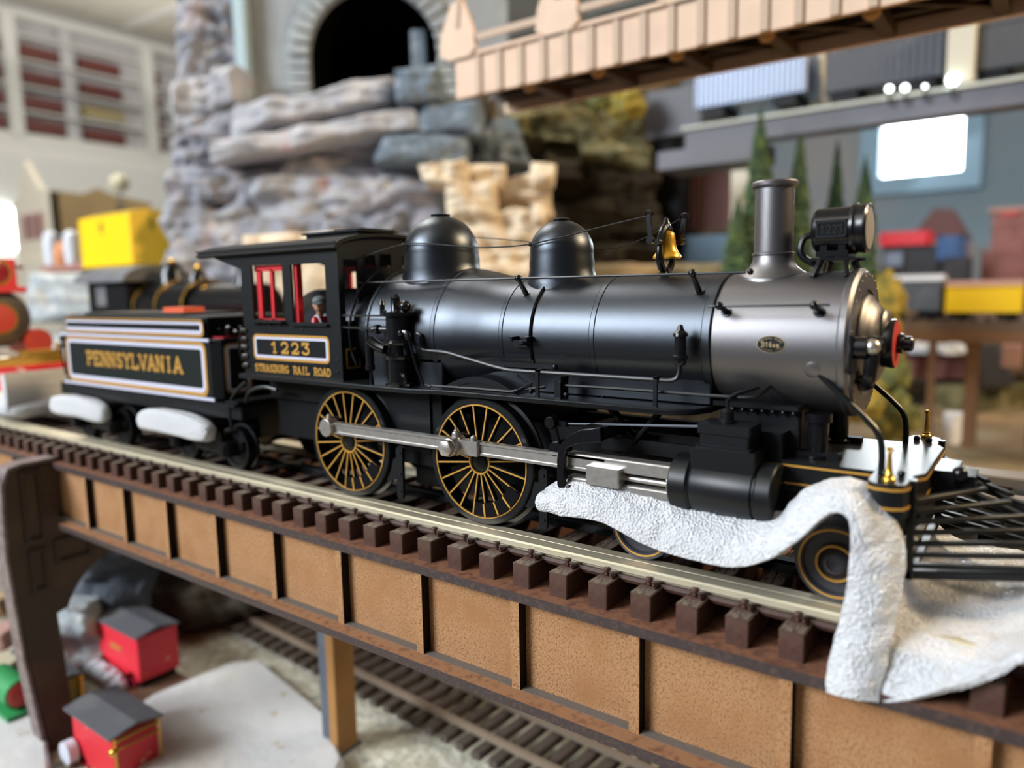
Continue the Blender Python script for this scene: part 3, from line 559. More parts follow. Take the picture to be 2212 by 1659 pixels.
# wheels
def driver(x, lab):
    c = (x, -1.95, 1.68)
    w = P('driving_wheel', B().lathe([(0, 1.46), (0, 1.64), (.03, 1.67), (.32, 1.68), (.34, 1.78), (.42, 1.78), (.44, 1.46)], c, (0, 1, 0), 96, closed=True)
          .lathe([(.02, .26), (.0, .20), (-.04, .2), (-.06, .08), (-.06, .01), (.45, .01), (.45, .26)], c, (0, 1, 0), 32), 'black', ang=30)
    P('rim_stripe', B().lathe([(-.012, 1.458), (-.02, 1.462), (-.02, 1.492), (-.012, 1.498), (.01, 1.498), (.01, 1.458)], c, (0, 1, 0), 96, closed=True), 'gold', w)
    P('hub_stripe', B().lathe([(0, .295), (-.03, .30), (-.03, .338), (0, .342), (.03, .342), (.03, .295)], c, (0, 1, 0), 40, closed=True), 'gold', w)
    mb = B(); n = 20
    for k in range(n):
        a = 2*math.pi*(k+.4)/n; ca, sa = math.cos(a), math.sin(a)
        q = B().bar((x+.33*ca, -1.90, 1.68+.33*sa), (x+1.46*ca, -1.88, 1.68+1.46*sa), .075, .10, (0, 1, 0))
        q.mi = 1; q.bar((x+.34*ca, -1.955, 1.68+.34*sa), (x+1.45*ca, -1.935, 1.68+1.45*sa), .036, .03, (0, 1, 0))
        P('spoke', q, ['gloss', 'gold'], w)
    pts = [(x+1.45*math.cos(math.radians(a)), 1.68+1.45*math.sin(math.radians(a))) for a in range(-98, -27, 5)]+[(x+1.08*math.cos(math.radians(a)), 1.68+1.08*math.sin(math.radians(a))) for a in range(-28, -99, -5)]
    P('counterweight', B().prism(pts, -2.0, -1.7), 'gloss', w)
    q = B()
    for k in range(n):
        a = math.degrees(2*math.pi*(k+.4)/n)-360
        if -97 < a < -30:
            a = math.radians(a); q.bar((x+1.1*math.cos(a), -2.0, 1.68+1.1*math.sin(a)), (x+1.45*math.cos(a), -2.0, 1.68+1.45*math.sin(a)), .05, .03, (0, 1, 0))
    P('counterweight_stripe', q, 'gold', w)
    P('crank_boss', B().cyl((x-.48, -2.05, 2.12), (x-.48, -1.8, 2.12), .3), 'gloss', w)
    return w
driver(0, ''); driver(-4.99, '')
for x in (0, -4.99):   # far side wheels: plain
    P('driving_wheel', B().lathe([(0, 1.50), (0, 1.64), (-.32, 1.68), (-.34, 1.78), (-.42, 1.78), (-.44, 1.5)], (x, 1.95, 1.68), (0, 1, 0), 64, closed=True).lathe([(-.4, .3), (-.4, 1.55), (-.3, 1.55), (-.3, .3)], (x, 1.95, 1.68), (0, 1, 0), 40, closed=True), 'deep')
def smallwheel(x, par, ext=1):
    for s in (-1, 1):
        w = P('pilot_wheel', B().lathe([(0, .01), (-.02, .13), (-.05, .14), (-.03, .2), (0, .22), (.05, .28), (.08, .30), (.08, .58), (.0, .62), (0, .74), (.28, .76), (.3, .85), (.38, .85), (.4, .01)], (x, s*1.95, .76), (0, -s, 0), 56), 'darkblob', par, ang=25)
        for r in (.66, .34): P('wheel_stripe', B().lathe([(-.012, r-.018), (-.015, r+.018), (.06, r+.02), (.06, r-.02)], (x, s*1.95, .76), (0, -s, 0), 56, closed=True), 'gold', w)
smallwheel(4.6, LO); smallwheel(8.67, LO)
# rods
ZR = 2.12
def rod(x0, x1, nm):
    mb = B().box(x0, x1, -2.30, -2.18, ZR-.14, ZR+.14).box(x0, x1, -2.34, -2.14, ZR+.11, ZR+.17).box(x0, x1, -2.34, -2.14, ZR-.17, ZR-.11)
    return mb
P('side_rod', rod(-5.2, -.75, '').cyl((-5.45, -2.45, ZR), (-5.45, -2.1, ZR), .26).lathe([(0, .1), (.15, .08), (.2, .03)], (-5.45, -2.28, ZR+.2), n=10).cyl((-.48, -2.35, ZR), (-.48, -2.1, ZR), .26), 'nickel', bevel=.015)
P('main_rod', rod(.3, 3.9, '').box(-.35, .3, -2.42, -2.16, ZR-.19, ZR+.19).cyl((-.48, -2.62, ZR), (-.48, -2.15, ZR), .24).lathe([(0, .12), (.15, .1), (.2, .04), (.28, .03)], (-.48, -2.3, ZR+.2), n=10).lathe([(0, .09), (.1, .08), (.14, .03)], (.1, -2.3, ZR+.19), n=8), 'nickel', bevel=.015)
P('crank_pin', B().lathe([(0, .2), (.02, .235), (.16, .235), (.18, .2), (.18, .01)], (-.48, -2.78, ZR), (0, 1, 0), 6), 'nickel', bevel=.02)
mb = B().box(2.9, 5.6, -2.34, -2.1, 2.05, 2.30).box(2.9, 5.6, -2.3, -2.0, 2.28, 2.33); mb.box(2.9, 5.6, -2.34, -2.1, 1.58, 1.74).box(2.9, 5.6, -2.3, -2.0, 1.72, 1.78)
P('crosshead_guide', mb, 'nickel', bevel=.02)
P('piston_rod', B().cyl((4.2, -2.18, 1.9), (5.6, -2.18, 1.9), .07).cyl((5.35, -1.92, 1.93), (5.5, -1.92, 1.93), .40), 'nickel')
P('crosshead', B().box(3.5, 4.33, -2.52, -2.05, 1.72, 2.14), 'nickel', bevel=.03)
pts = [(3.9, 3.05), (3.4, 2.95), (3.05, 2.78), (2.82, 2.5), (2.76, 2.2), (2.76, 1.6), (2.85, 1.46), (2.98, 1.42), (3.1, 1.5), (3.1, 1.62), (3.02, 1.62), (2.97, 1.56), (2.92, 1.62), (2.94, 2.25), (3.02, 2.48), (3.3, 2.62), (3.9, 2.72)]
P('guide_yoke', B().prism(pts, -2.55, -2.4).box(3.4, 3.9, -2.5, -1.2, 2.74, 3.02), 'gloss', bevel=.015)
P('valve_rod', B().tube(C3((2.75, -2.05, 2.95), (6.1, -2.05, 3.2)), .026, 6), 'postgrey')
P('rocker_arm', B().hexa([(2.45, -2.2, 2.35), (2.65, -2.2, 2.35), (2.65, -2.1, 2.35), (2.45, -2.1, 2.35), (2.28, -2.2, 2.98), (2.46, -2.2, 2.98), (2.46, -2.1, 2.98), (2.28, -2.1, 2.98)]).cyl((2.37, -2.26, 2.97), (2.37, -2.0, 2.97), .14).cyl((2.55, -2.3, 2.36), (2.55, -1.8, 2.36), .18).box(2.4, 2.75, -2.12, -2.0, 2.88, 3.0), 'gloss', bevel=.01)
mb = B()
for cx, cz, y in ((2.37, 2.97, -2.262), (2.55, 2.36, -2.302)):
    for a in (45, 135): mb.bar((cx-.07*math.cos(math.radians(a)), y, cz-.07*math.sin(math.radians(a))), (cx+.07*math.cos(math.radians(a)), y, cz+.07*math.sin(math.radians(a))), .025, .012, (0, 1, 0))
P('screw_slot', mb, 'deep')
# cylinder and steam chest
for s in (-1, 1):
    Y = s*1.9
    cy = P('cylinder', B().lathe([(0, .3), (0, .60), (.03, .63), (.38, .63), (.41, .60), (.44, .57), (.50, .60), (1.72, .60), (1.74, .56), (1.78, .56), (1.80, .61), (1.83, .635), (2.1, .635), (2.13, .61), (2.13, .01)], (5.45, Y, 1.93), XA, 64), 'black', ang=30)
    P('steam_chest', B().box(5.88, 7.22, Y-s*.8 if s > 0 else Y-.42, Y+.42 if s > 0 else Y+.8, 1.9, 2.80), 'black', cy, bevel=.03)
    P('steam_chest_lid', B().box(5.96, 7.12, min(Y-.37, Y+.37), max(Y-.37, Y+.37), 2.78, 2.86).box(6.04, 7.06, Y-.33, Y+.33, 2.84, 3.12).box(6.0, 7.1, Y-.37, Y+.37, 3.10, 3.30), 'black', cy, bevel=.035)
    P('valve_cap', B().lathe([(0, .16), (.06, .17), (.08, .13), (.26, .13), (.28, .10), (.30, .04), (.5, .04)], (6.5, Y, 3.28), n=20).tube(C3((6.5, Y, 3.7), (6.55, Y+.05*-s, 3.85), (6.85, Y-s*.4, 3.95), (6.95, Y-s*.55, 3.98)), .035, 6, 1), 'black', cy)
P('cylinder_saddle', B().box(5.9, 7.5, -1.5, 1.5, 2.2, 3.1).box(6.3, 7.72, -1.05, 1.05, 2.6, 3.6).box(5.9, 7.75, -1.22, 1.22, 3.52, 3.62), 'black', bevel=.05)
mb = B()
for k in range(7): mb.ball((6.35+.21*k, -1.15, 3.46), .055, 5)
P('saddle_bolts', mb, 'gloss')
P('steam_pipe', B().lathe([(0, .3), (.05, .3), (.08, .2), (.7, .2), (.72, .26), (.9, .26)], (8.03, -.9, 2.58), n=24), 'gloss', ang=30)
P('steam_pipe', B().lathe([(0, .3), (.05, .3), (.08, .2), (.7, .2), (.72, .26), (.9, .26)], (8.03, .9, 2.58), n=24), 'gloss', ang=30)
# frames and dark underside
mb = B().box(-9.5, 8.5, -1.1, -.85, 1.3, 2.7).box(-9.5, 8.5, .85, 1.1, 1.3, 2.7).box(-9.6, -5.5, -1.3, 1.3, 2.6, 3.4).box(-4.2, -1.6, -1.55, 1.55, 1.2, 3.45).box(-6.8, -5.8, -1.4, 1.4, .6, 2.6).box(-1.2, 1.3, -.8, .8, 1.2, 3.4).box(3.8, 9.0, -.6, .6, .5, 1.4).box(-3.6, 2.0, -.6, .6, .3, 1.3)
mb.box(3.3, 5.8, -1.45, -1.35, 2.3, 2.62).bar((4.1, -1.3, 2.6), (3.2, -1.2, 3.5), .2, .12).bar((4.1, -1.3, 2.5), (4.8, -1.2, 3.4), .5, .1)
P('frame', mb, 'deep', bevel=.02)
for x in (-2.85, 2.0):
    mb = B()
    mb.prism([(x-.1, .35), (x-.06, .28), (x+.1, .28), (x+.13, .4), (x+.15, 1.75), (x, 1.8), (x-.1, 1.7)], -2.05, -1.95).prism([(x, .85), (x-.45, .72), (x-.55, .72), (x-.38, 1.0), (x-.25, 1.4), (x-.15, 1.4), (x, 1.2)], -2.0, -1.9)
    for z in (.5, 1.0, 1.6): mb.ball((x+.05, -2.06, z), .04, 4)
    P('brake_hanger', mb, 'black')
P('firebox_side', B().box(-4.1, -2.0, -1.62, -1.55, 1.6, 3.4), 'black')
# front deck and pilot
dk = P('front_deck', B().box(7.2, 9.35, -1.55, 1.55, 2.30, 2.57), 'black', bevel=.03)
mb = B().box(7.2, 9.3, -1.575, -1.55, 2.46, 2.50).box(7.2, 9.3, -1.575, -1.55, 2.10, 2.14); P('deck_stripe', mb, 'gold', dk)
P('frame_side', B().box(7.2, 9.35, -1.57, -1.45, 1.95, 2.35), 'black', dk); P('frame_side', B().box(7.2, 9.35, 1.45, 1.57, 1.95, 2.35), 'black', dk)
pb = [(9.22, 2.2), (9.22, -2.2), (9.27, -2.42), (9.42, -2.52), (9.68, -2.52), (9.84, -2.42), (9.9, -2.25), (9.9, -1.6), (10.05, -1.3), (10.05, 1.3), (9.9, 1.6), (9.9, 2.25), (9.84, 2.42), (9.68, 2.52), (9.42, 2.52), (9.27, 2.42)]
bm_ = P('bumper_beam', B().prism(pb, 1.95, 2.58, 'Z'), 'black', bevel=.02)
def off(poly, d): 
    cx, cy = 9.6, 0
    return [(x+(d if x > cx else -d), y+(d if y > cy else -d)) for x, y in poly]
for z in (2.46, 2.12): P('beam_stripe', B().prism(off(pb, .012), z, z+.045, 'Z'), 'gold', bm_)
P('beam_cap', B().prism([(9.26, -2.42), (9.42, -2.5), (9.68, -2.5), (9.84, -2.4), (9.88, -2.0), (9.24, -2.0)], 1.72, 1.97, 'Z'), 'black', bm_)
for s in (-1, 1):
    P('flagstaff', B().lathe([(0, .11), (.04, .12), (.08, .10), (.10, .075), (.13, .085), (.16, .065), (.3, .05), (.5, .036), (.55, .036), (.57, .058), (.62, .058), (.64, .03)], (9.58, s*2.28, 2.57), n=20), 'brass', bm_, ang=50)
    P('deck_brace', B().tube(C3((8.0, s*1.32, 4.42), (8.5, s*1.33, 3.95), (9.1, s*1.35, 3.42), (9.26, s*1.36, 3.2), (9.3, s*1.36, 2.9), (9.3, s*1.36, 2.5)), .06, 8, 1), 'black')
    P('brace_flange', B().lathe([(0, .17), (.04, .17), (.06, .13), (.06, .01)], (8.0, s*1.36, 4.42), (0, s, -.28), 24), 'graph')
for s in (-1, 1):
    for bx_, by_ in ((9.45, 1.85), (9.7, 1.75)): P('deck_bolt', B().ball((bx_, s*by_, 2.62), .07, 5), 'gloss', bm_)
P('coupler_pocket', B().box(10.02, 10.45, -.55, .55, 1.9, 2.5).box(10.4, 10.75, -.35, .35, 2.0, 2.4).ball((10.5, -.45, 2.45), .14, 6), 'gloss', bevel=.04)
pl = P('pilot', B().box(9.86, 9.99, -2.08, -1.90, .80, 2.60).box(9.86, 9.99, 1.90, 2.08, .80, 2.60).box(9.86, 10.0, -2.08, 2.08, .78, .92)
       .bar((9.93, -2.0, .86), (13.4, 0, .86), .14, .16).bar((9.93, 2.0, .86), (13.4, 0, .86), .14, .16).bar((10.1, -.12, 2.25), (13.3, 0, .95), .24, .12).bar((10.0, 1.0, 2.3), (13.2, .1, 1.0), .2, .1), 'black', bevel=.02)
for k in range(7):
    z = 1.02+.20*k; f_ = 1-k/8.4
    for s in (-1, 1):
        q = B().bar((9.95, s*1.98, z), (9.95+3.35*f_, s*(.12+.22*k/7), z-.03), .13, .085)
        P('pilot_slat', q, 'black', pl, bevel=.02)

# ---------------------------------------------------------------- engineer
en = thing('person', 'small figure of an engineer in red shirt and grey cap seated inside the locomotive cab', 'person', (-6.42, -1.56, 3.6))
def skinned(name, joints, edges, mt, par, sub=2):
    me = bpy.data.meshes.new(name); off_ = Vector(par['_o'])
    me.from_pydata([(Vector(j[:3])-off_)*S for j in joints], edges, []); me.materials.append(M[mt])
    o = bpy.data.objects.new(name, me); sc.collection.objects.link(o); o.parent = par; o['_o'] = tuple(off_)
    md = o.modifiers.new('skin', 'SKIN'); md.use_smooth_shade = True
    for i, j in enumerate(joints):
        v = me.skin_vertices[0].data[i]; v.radius = (j[3]*S, j[3]*S*(j[4] if len(j) > 4 else 1))
        v.use_root = i == 0
    o.modifiers.new('sub', 'SUBSURF').levels = sub; o.modifiers['sub'].render_levels = sub
    return o
px_, py_ = -6.42, -1.60
skinned('shirt', [(px_, py_, 4.35, .22), (px_, py_, 4.75, .23), (px_, py_, 5.12, .27), (px_, py_, 5.38, .15), (px_+.02, py_-.28, 5.28, .11), (px_+.12, py_-.32, 4.95, .09), (px_+.42, py_-.28, 4.85, .07), (px_+.02, py_+.33, 5.28, .12), (px_+.12, py_+.42, 4.95, .10), (px_+.42, py_+.38, 4.85, .075)], [(0, 1), (1, 2), (2, 3), (2, 4), (4, 5), (5, 6), (2, 7), (7, 8), (8, 9)], 'red', en)
skinned('trousers', [(px_, py_, 4.3, .23), (px_+.1, py_-.14, 4.22, .15), (px_+.55, py_-.16, 4.2, .12), (px_+.6, py_-.16, 3.72, .08), (px_+.78, py_-.16, 3.66, .06), (px_+.1, py_+.14, 4.22, .15), (px_+.55, py_+.16, 4.2, .12), (px_+.6, py_+.16, 3.72, .08), (px_+.78, py_+.16, 3.66, .06)], [(0, 1), (1, 2), (2, 3), (3, 4), (0, 5), (5, 6), (6, 7), (7, 8)], 'denim', en)
hd = Vector((px_+.06, py_-.08, 5.72))
mb = B().ball(hd, .19, 12, (1.0, .86, 1.22)).cyl(hd+Vector((-.02, .02, -.32)), hd+Vector((0, 0, -.1)), .09, .1)
fw_ = Vector((.6, -.8, 0)).normalized(); sd_ = Vector((.8, .6, 0))
mb.lathe([(0, .045), (.06, .03), (.1, .012)], hd+fw_*.15+Vector((0, 0, -.03)), fw_+Vector((0, 0, -.3)), 8).ball(hd+sd_*.18, .045, 5).ball(hd-sd_*.18, .045, 5).ball(hd+fw_*.155+Vector((0, 0, -.11)), .035, 5, (1.5, 1.5, .4))
P('head', mb, 'skin', en)
P('eyes', B().ball(hd+fw_*.165+sd_*.06+Vector((0, 0, .02)), .018, 4).ball(hd+fw_*.165-sd_*.06+Vector((0, 0, .02)), .018, 4), 'deep', en)
mb = B().ball(hd+Vector((-.01, .01, .12)), .215, 10, (1.05, .95, .75)); mb.hexa([hd+fw_*a+sd_*b+Vector((0, 0, c)) for a, b, c in ((.1, -.17, .06), (.34, -.1, .02), (.34, .1, .02), (.1, .17, .06), (.1, -.17, .1), (.34, -.1, .05), (.34, .1, .05), (.1, .17, .1))])
P('cap', mb, 'cap', en)
P('straps', B().tube([(px_+.2, py_-.1, 4.6), (px_+.26, py_-.16, 5.1), (px_+.1, py_-.2, 5.44), (px_-.15, py_-.16, 5.3)], .035, 6, 1).tube([(px_+.2, py_+.1, 4.6), (px_+.26, py_+.12, 5.1), (px_+.1, py_+.16, 5.44), (px_-.15, py_+.16, 5.3)], .035, 6, 1), 'denim', en)
for s in (-1, 1):
    s = s*.78
    q = B().ball((px_+.55, py_+s*.41, 4.84), .07, 6, (1.3, .8, .8))
    for k in range(4): q.tube([(px_+.6, py_+s*.41+(k-1.5)*.035, 4.85), (px_+.68, py_+s*.41+(k-1.5)*.037, 4.84-.005*k), (px_+.71-.01*abs(k-1.3), py_+s*.41+(k-1.5)*.037, 4.8)], .017, 6)
    q.tube([(px_+.54, py_+s*.41-.06, 4.84), (px_+.6, py_+s*.41-.1, 4.82), (px_+.65, py_+s*.41-.1, 4.8)], .02, 6)
    P('hand', q, 'skin', en)
P('seat_box', B().box(-6.75, -6.15, -1.9, -1.3, 3.6, 4.2), 'deep', cab)

# ---------------------------------------------------------------- tender
TE = thing('tender', 'black model tender lettered in gold with white lined green side panel behind the cab', 'tender', (-17.5, 0, 0))
T = lambda n, mb, m_, par=TE, **k: mb.build(n, m_, par, **k)
body = T('tank', B().prism([(-23.4, -1.9), (-23.3, -2.0), (-11.95, -2.0), (-11.6, -1.75), (-11.6, -.6), (-13.4, -.6), (-13.4, .6), (-11.6, .6), (-11.6, 1.75), (-11.95, 2.0), (-23.3, 2.0), (-23.4, 1.9)], 2.42, 4.55, 'Z'), 'black', bevel=.04)
T('coal_board', B().prism([(-23.3, -1.86), (-12.7, -1.86), (-12.45, -1.7), (-12.45, 1.7), (-12.7, 1.86), (-23.3, 1.86)], 4.55, 5.3, 'Z'), 'black', bevel=.04)
mb = B(); outline(mb, -23.05, -12.2, 2.50, 4.45, .13, .32, putY(-2.0)); T('gold_line', mb, 'gold', body)
mb = B(); outline(mb, -22.92, -12.33, 2.63, 4.34, .16, .27, putY(-2.0)); T('white_line', mb, 'white', body)
T('green_panel', B().box(-22.76, -12.49, -2.008, -1.98, 2.79, 4.18), 'panel', body)
mb = B(); outline(mb, -23.28, -12.47, 4.60, 5.22, .09, .2, putY(-1.862)); T('gold_line', mb, 'gold', body)
mb2 = B(); outline(mb2, -23.26, -12.56, 4.70, 5.17, .13, .17, putY(-1.862)); T('white_line', mb2, 'white', body)
T('white_strip', B().box(-23.4, -11.9, -2.06, -2.0, 4.47, 4.57), 'white', body); T('white_strip', B().box(-23.4, -11.8, -2.06, -2.0, 2.38, 2.48), 'white', body)
mb = B(); outline(mb, -1.68, -.66, 2.6, 4.38, .05, .2, putX(-11.6)); T('gold_line', mb, 'gold', body)
mb = B(); outline(mb, -1.62, -.72, 2.66, 4.32, .12, .18, putX(-11.6)); T('white_line', mb, 'white', body)
mb = B(); text(mb, 'PENNSYLVANIA', -21.2, -13.75, 3.27, 3.84, putY(-2.008), .2); T('lettering', mb, 'gold', body)
T('frame', B().box(-24.0, -10.3, -2.0, 2.0, 1.85, 2.36).box(-23.6, -10.8, -1.0, 1.0, 1.0, 1.9), 'black', bevel=.04)
T('top_deck', B().box(-23.2, -12.8, -1.7, 1.7, 5.26, 5.33).box(-22.9, -15, -1.2, 1.2, 5.33, 5.42), 'black', bevel=.02)
q = B()
random.seed(4)
for k in range(90): q.ball((random.uniform(-13.3, -11.8), random.uniform(-1.5, 1.5), 4.62+random.uniform(0, .25)), random.uniform(.08, .16), 3)
cl = T('coal', q, 'gloss')
T('water_hatch', B().box(-17.6, -16.0, -.5, .4, 5.33, 5.62), mat('hatch_orange', (.70, .10, .03), .5), bevel=.05)
T('deck_red', B().box(-12.9, -11.7, -1.6, 1.6, 4.55, 4.62), 'redlens')
T('step_plate', B().box(-11.2, -10.3, -2.25, -.6, 2.3, 2.4).box(-10.9, -10.2, -2.2, -.5, 2.42, 2.5), 'black', bevel=.02)
T('rear_grab', B().tube(C3((-23.6, -1.9, 2.7), (-23.7, -1.95, 3.6), (-23.6, -1.9, 4.5)), .04).ball((-23.6, -1.9, 4.3), .14, 5).ball((-23.6, -1.9, 4.0), .12, 5), 'gloss')
for xc in (-20.6, -12.6):
    tk = T('truck', B().box(xc-2.1, xc+2.1, -1.95, -1.8, .75, 1.05).box(xc-2.1, xc+2.1, 1.8, 1.95, .75, 1.05).box(xc-.5, xc+.5, -1.9, 1.9, .5, 1.5).prism([(xc-1.2, 1.0), (xc-.5, 1.5), (xc+.5, 1.5), (xc+1.2, 1.0), (xc+.6, .55), (xc-.6, .55)], -2.0, -1.85), 'gloss', bevel=.04)
    for dx in (-1.55, 1.55):
        for s in (-1, 1):
            T('wheel', B().lathe([(0, .01), (0, .12), (.05, .2), (.08, .55), (.0, .6), (0, .74), (.28, .76), (.3, .86), (.38, .86), (.38, .01)], (xc+dx, s*1.82, .76), (0, -s, 0), 40), 'deep', tk, ang=25)
        T('journal_box', B().box(xc+dx-.26, xc+dx+.26, -2.35, -1.8, .55, 1.05).box(xc+dx-.2, xc+dx+.2, -2.42, -2.3, .6, .95).bar((xc+dx-.3, -2.1, 1.0), (xc+dx+(.5 if dx < 0 else -.5), -2.1, 1.3), .15, .15), 'gloss', tk, bevel=.05)
T('air_hose', B().tube(C3((-9.9, -2.0, 3.2), (-10.3, -2.0, 3.0), (-10.9, -2.0, 2.5), (-11.0, -2.0, 1.9), (-10.9, -2.0, 1.5), (-11.3, -2.0, 1.4)), .06, 8, 2).tube(C3((-8.4, -1.9, 3.0), (-9.0, -1.95, 3.1), (-9.8, -2.0, 2.9), (-10.0, -2.0, 2.5)), .07, 8, 2), 'black')

# ---------------------------------------------------------------- foam packing
def sheet(name, rows, thick, mt, label, cat, sub=3, amp=.035, sc_=3.0, group=None, extra=None):
    """rows: list of point rows (each the same length), spline-free grid, given thickness along its normal"""
    def dens(g):
        g2 = []
        for r in g:
            q = [r[0]]
            for i in range(len(r)-1):
                p0, p1, p2, p3 = r[max(i-1, 0)], r[i], r[i+1], r[min(i+2, len(r)-1)]
                for t in (.25, .5, .75, 1):
                    q.append(.5*((2*p1)+(p2-p0)*t+(2*p0-5*p1+4*p2-p3)*t*t+(3*p1-p0-3*p2+p3)*t**3))
            g2.append(q)
        return g2
    g = [[Vector(p) for p in r] for r in rows]
    g = dens(g); g = [list(c) for c in zip(*g)]; g = dens(g); g = [list(c) for c in zip(*g)]
    if sub > 1: g = dens(g)
    n, m_ = len(g), len(g[0]); vs = []; nr = []
    for i in range(n):
        for j in range(m_):
            a = g[min(i+1, n-1)][j]-g[max(i-1, 0)][j]; b = g[i][min(j+1, m_-1)]-g[i][max(j-1, 0)]
            k = a.cross(b); k = k.normalized() if k.length > 1e-9 else Vector((0, -1, 0)); nr.append(k)
            vs.append(g[i][j]+k*amp*noise.fractal(g[i][j]*sc_, 1.0, 2.0, 3))
    N = len(vs)
    vs2 = vs+[v-k*thick for v, k in zip(vs, nr)]
    fs = []
    for i in range(n-1):
        for j in range(m_-1):
            q = (i*m_+j, i*m_+j+1, (i+1)*m_+j+1, (i+1)*m_+j); fs += [q, tuple(x+N for x in reversed(q))]
    bd = [j for j in range(m_)]+[i*m_+m_-1 for i in range(1, n)]+[(n-1)*m_+j for j in range(m_-2, -1, -1)]+[i*m_ for i in range(n-2, 0, -1)]
    for a, b in zip(bd, bd[1:]+bd[:1]): fs.append((a, a+N, b+N, b))
    mb = B().add(vs2, fs)
    if extra: extra(mb)
    o = mb.build(name, mt, ang=80)
    tag(o, label, cat, group); return o
cols = [((2.25, -2.2, 1.14), (2.3, -2.5, 1.05)), ((2.68, -2.2, 1.48), (3.1, -2.7, 1.02)), ((3.74, -2.15, 1.60), (4.1, -2.75, 1.03)), ((4.88, -2.1, 1.55), (5.16, -2.75, .72)),
        ((5.94, -2.0, 1.45), (6.08, -2.75, .60)), ((6.92, -2.0, 1.36), (7.04, -2.78, .62)), ((7.74, -2.1, 1.56), (7.75, -2.8, .94)), ((8.16, -2.2, 2.02), (8.27, -2.85, 1.42)),
        ((8.56, -2.2, 2.28), (8.70, -2.88, 1.92)), ((8.96, -2.2, 2.39), (8.95, -2.9, 2.05)), ((9.32, -2.25, 2.24), (9.10, -2.95, 1.90)), ((9.66, -2.35, 1.84), (9.14, -3.0, 1.32)),
        ((9.84, -2.5, 1.38), (9.13, -3.05, .58)), ((9.80, -2.75, .55), (9.06, -3.12, -.1)), ((9.74, -3.0, -.25), (8.98, -3.16, -.65)), ((9.62, -3.15, -1.05), (9.0, -3.2, -1.12))]
rowsA = [[Vector(a)*(1-t)+Vector(b)*t+Vector((0, -1, .25))*(.18*math.sin(math.pi*t)) for a, b in cols] for t in (0, .33, .66, 1)]
# spread of the sheet lying under the pilot, towards the right
rowsB = [[(9.78, -2.55, 1.35), (9.72, -2.7, .5), (9.70, -2.95, -.2), (9.35, -3.2, -1.12)],
         [(9.95, -1.4, .62), (10.0, -2.2, .25), (10.02, -2.9, -.25), (9.9, -3.28, -1.0)],
         [(10.4, -.8, .42), (10.45, -1.9, .12), (10.5, -2.7, -.15), (10.4, -3.25, -.72)],
         [(11.0, -.4, .40), (11.1, -1.5, .15), (11.15, -2.5, .0), (11.05, -3.15, -.30)],
         [(11.8, .2, .42), (11.85, -1.2, .35), (11.85, -2.3, .28), (11.75, -3.05, .35)],
         [(12.8, .8, .5), (12.8, -.9, .6), (12.8, -2.0, .7), (12.7, -2.9, .9)]]
rowsB = [[(r[0][0]+.05, 2.6, max(.15, r[0][2]-.75 if n_ == 0 else r[0][2]-.2)), (r[0][0], 1.2, max(.2, r[0][2]-.45 if n_ == 0 else r[0][2]-.1))]+r for n_, r in enumerate(rowsB)]
foamA = sheet('foam_sheet', rowsA, -.16, 'foam', 'white packing foam strip looped under the grey smokebox cylinder and over the pilot wheel', 'foam', amp=.045)
foamB = sheet('foam_sheet', [[p for p in r] for r in rowsB], -.12, 'foam', 'white packing foam spread over the rail under the cowcatcher at lower right', 'foam', amp=.05)
def pad(x0, x1, y0, y1, z0, z1, label, tilt=0, nm='foam_pad', mt='foam'):
    mb = B(); n = 12; vs = []; k0 = 0
    mb.ball((0, 0, 0), 1, 14)
    cx, cy, cz = (x0+x1)/2, (y0+y1)/2, (z0+z1)/2; rx, ry, rz = (x1-x0)/2, (y1-y0)/2, (z1-z0)/2
    for i, v in enumerate(mb.v):
        q = Vector([math.copysign(abs(c)**.55, c) for c in v])
        q += q.normalized()*.08*noise.fractal(q*2+Vector((x0, 0, 0)), 1, 2, 2)
        mb.v[i] = Vector((cx+q.x*rx, cy+q.y*ry, cz+q.z*rz+tilt*q.x-abs(q.x)**2*rz*.35))
    o = mb.build(nm, mt, ang=80); return tag(o, label, 'foam')
pad(-23.9, -19.0, -2.75, -2.05, 1.05, 1.95, 'white foam pad wedged on the rear truck of the black tender', -.02)
pad(-16.3, -11.5, -2.75, -2.05, 1.08, 1.95, 'white foam pad wedged on the front truck of the black tender', -.05)
pad(-33.4, -28.6, -2.6, 2.2, .25, 1.2, 'cream foam sheet cradling the red cowcatcher at the left edge')
q = B()
rr = [[(-29.6+.5*math.sin(t), y, .4+1.4*(1-math.cos(t))*.9) for t in (0, .6, 1.2, 1.8, 2.3)] for y in (-2.4, -.8, .8, 2.2)]
sheet('foam_sheet', rr, .5, 'foam', 'curled up end of cream foam between the red cowcatcher and the tender', 'foam', amp=.04)

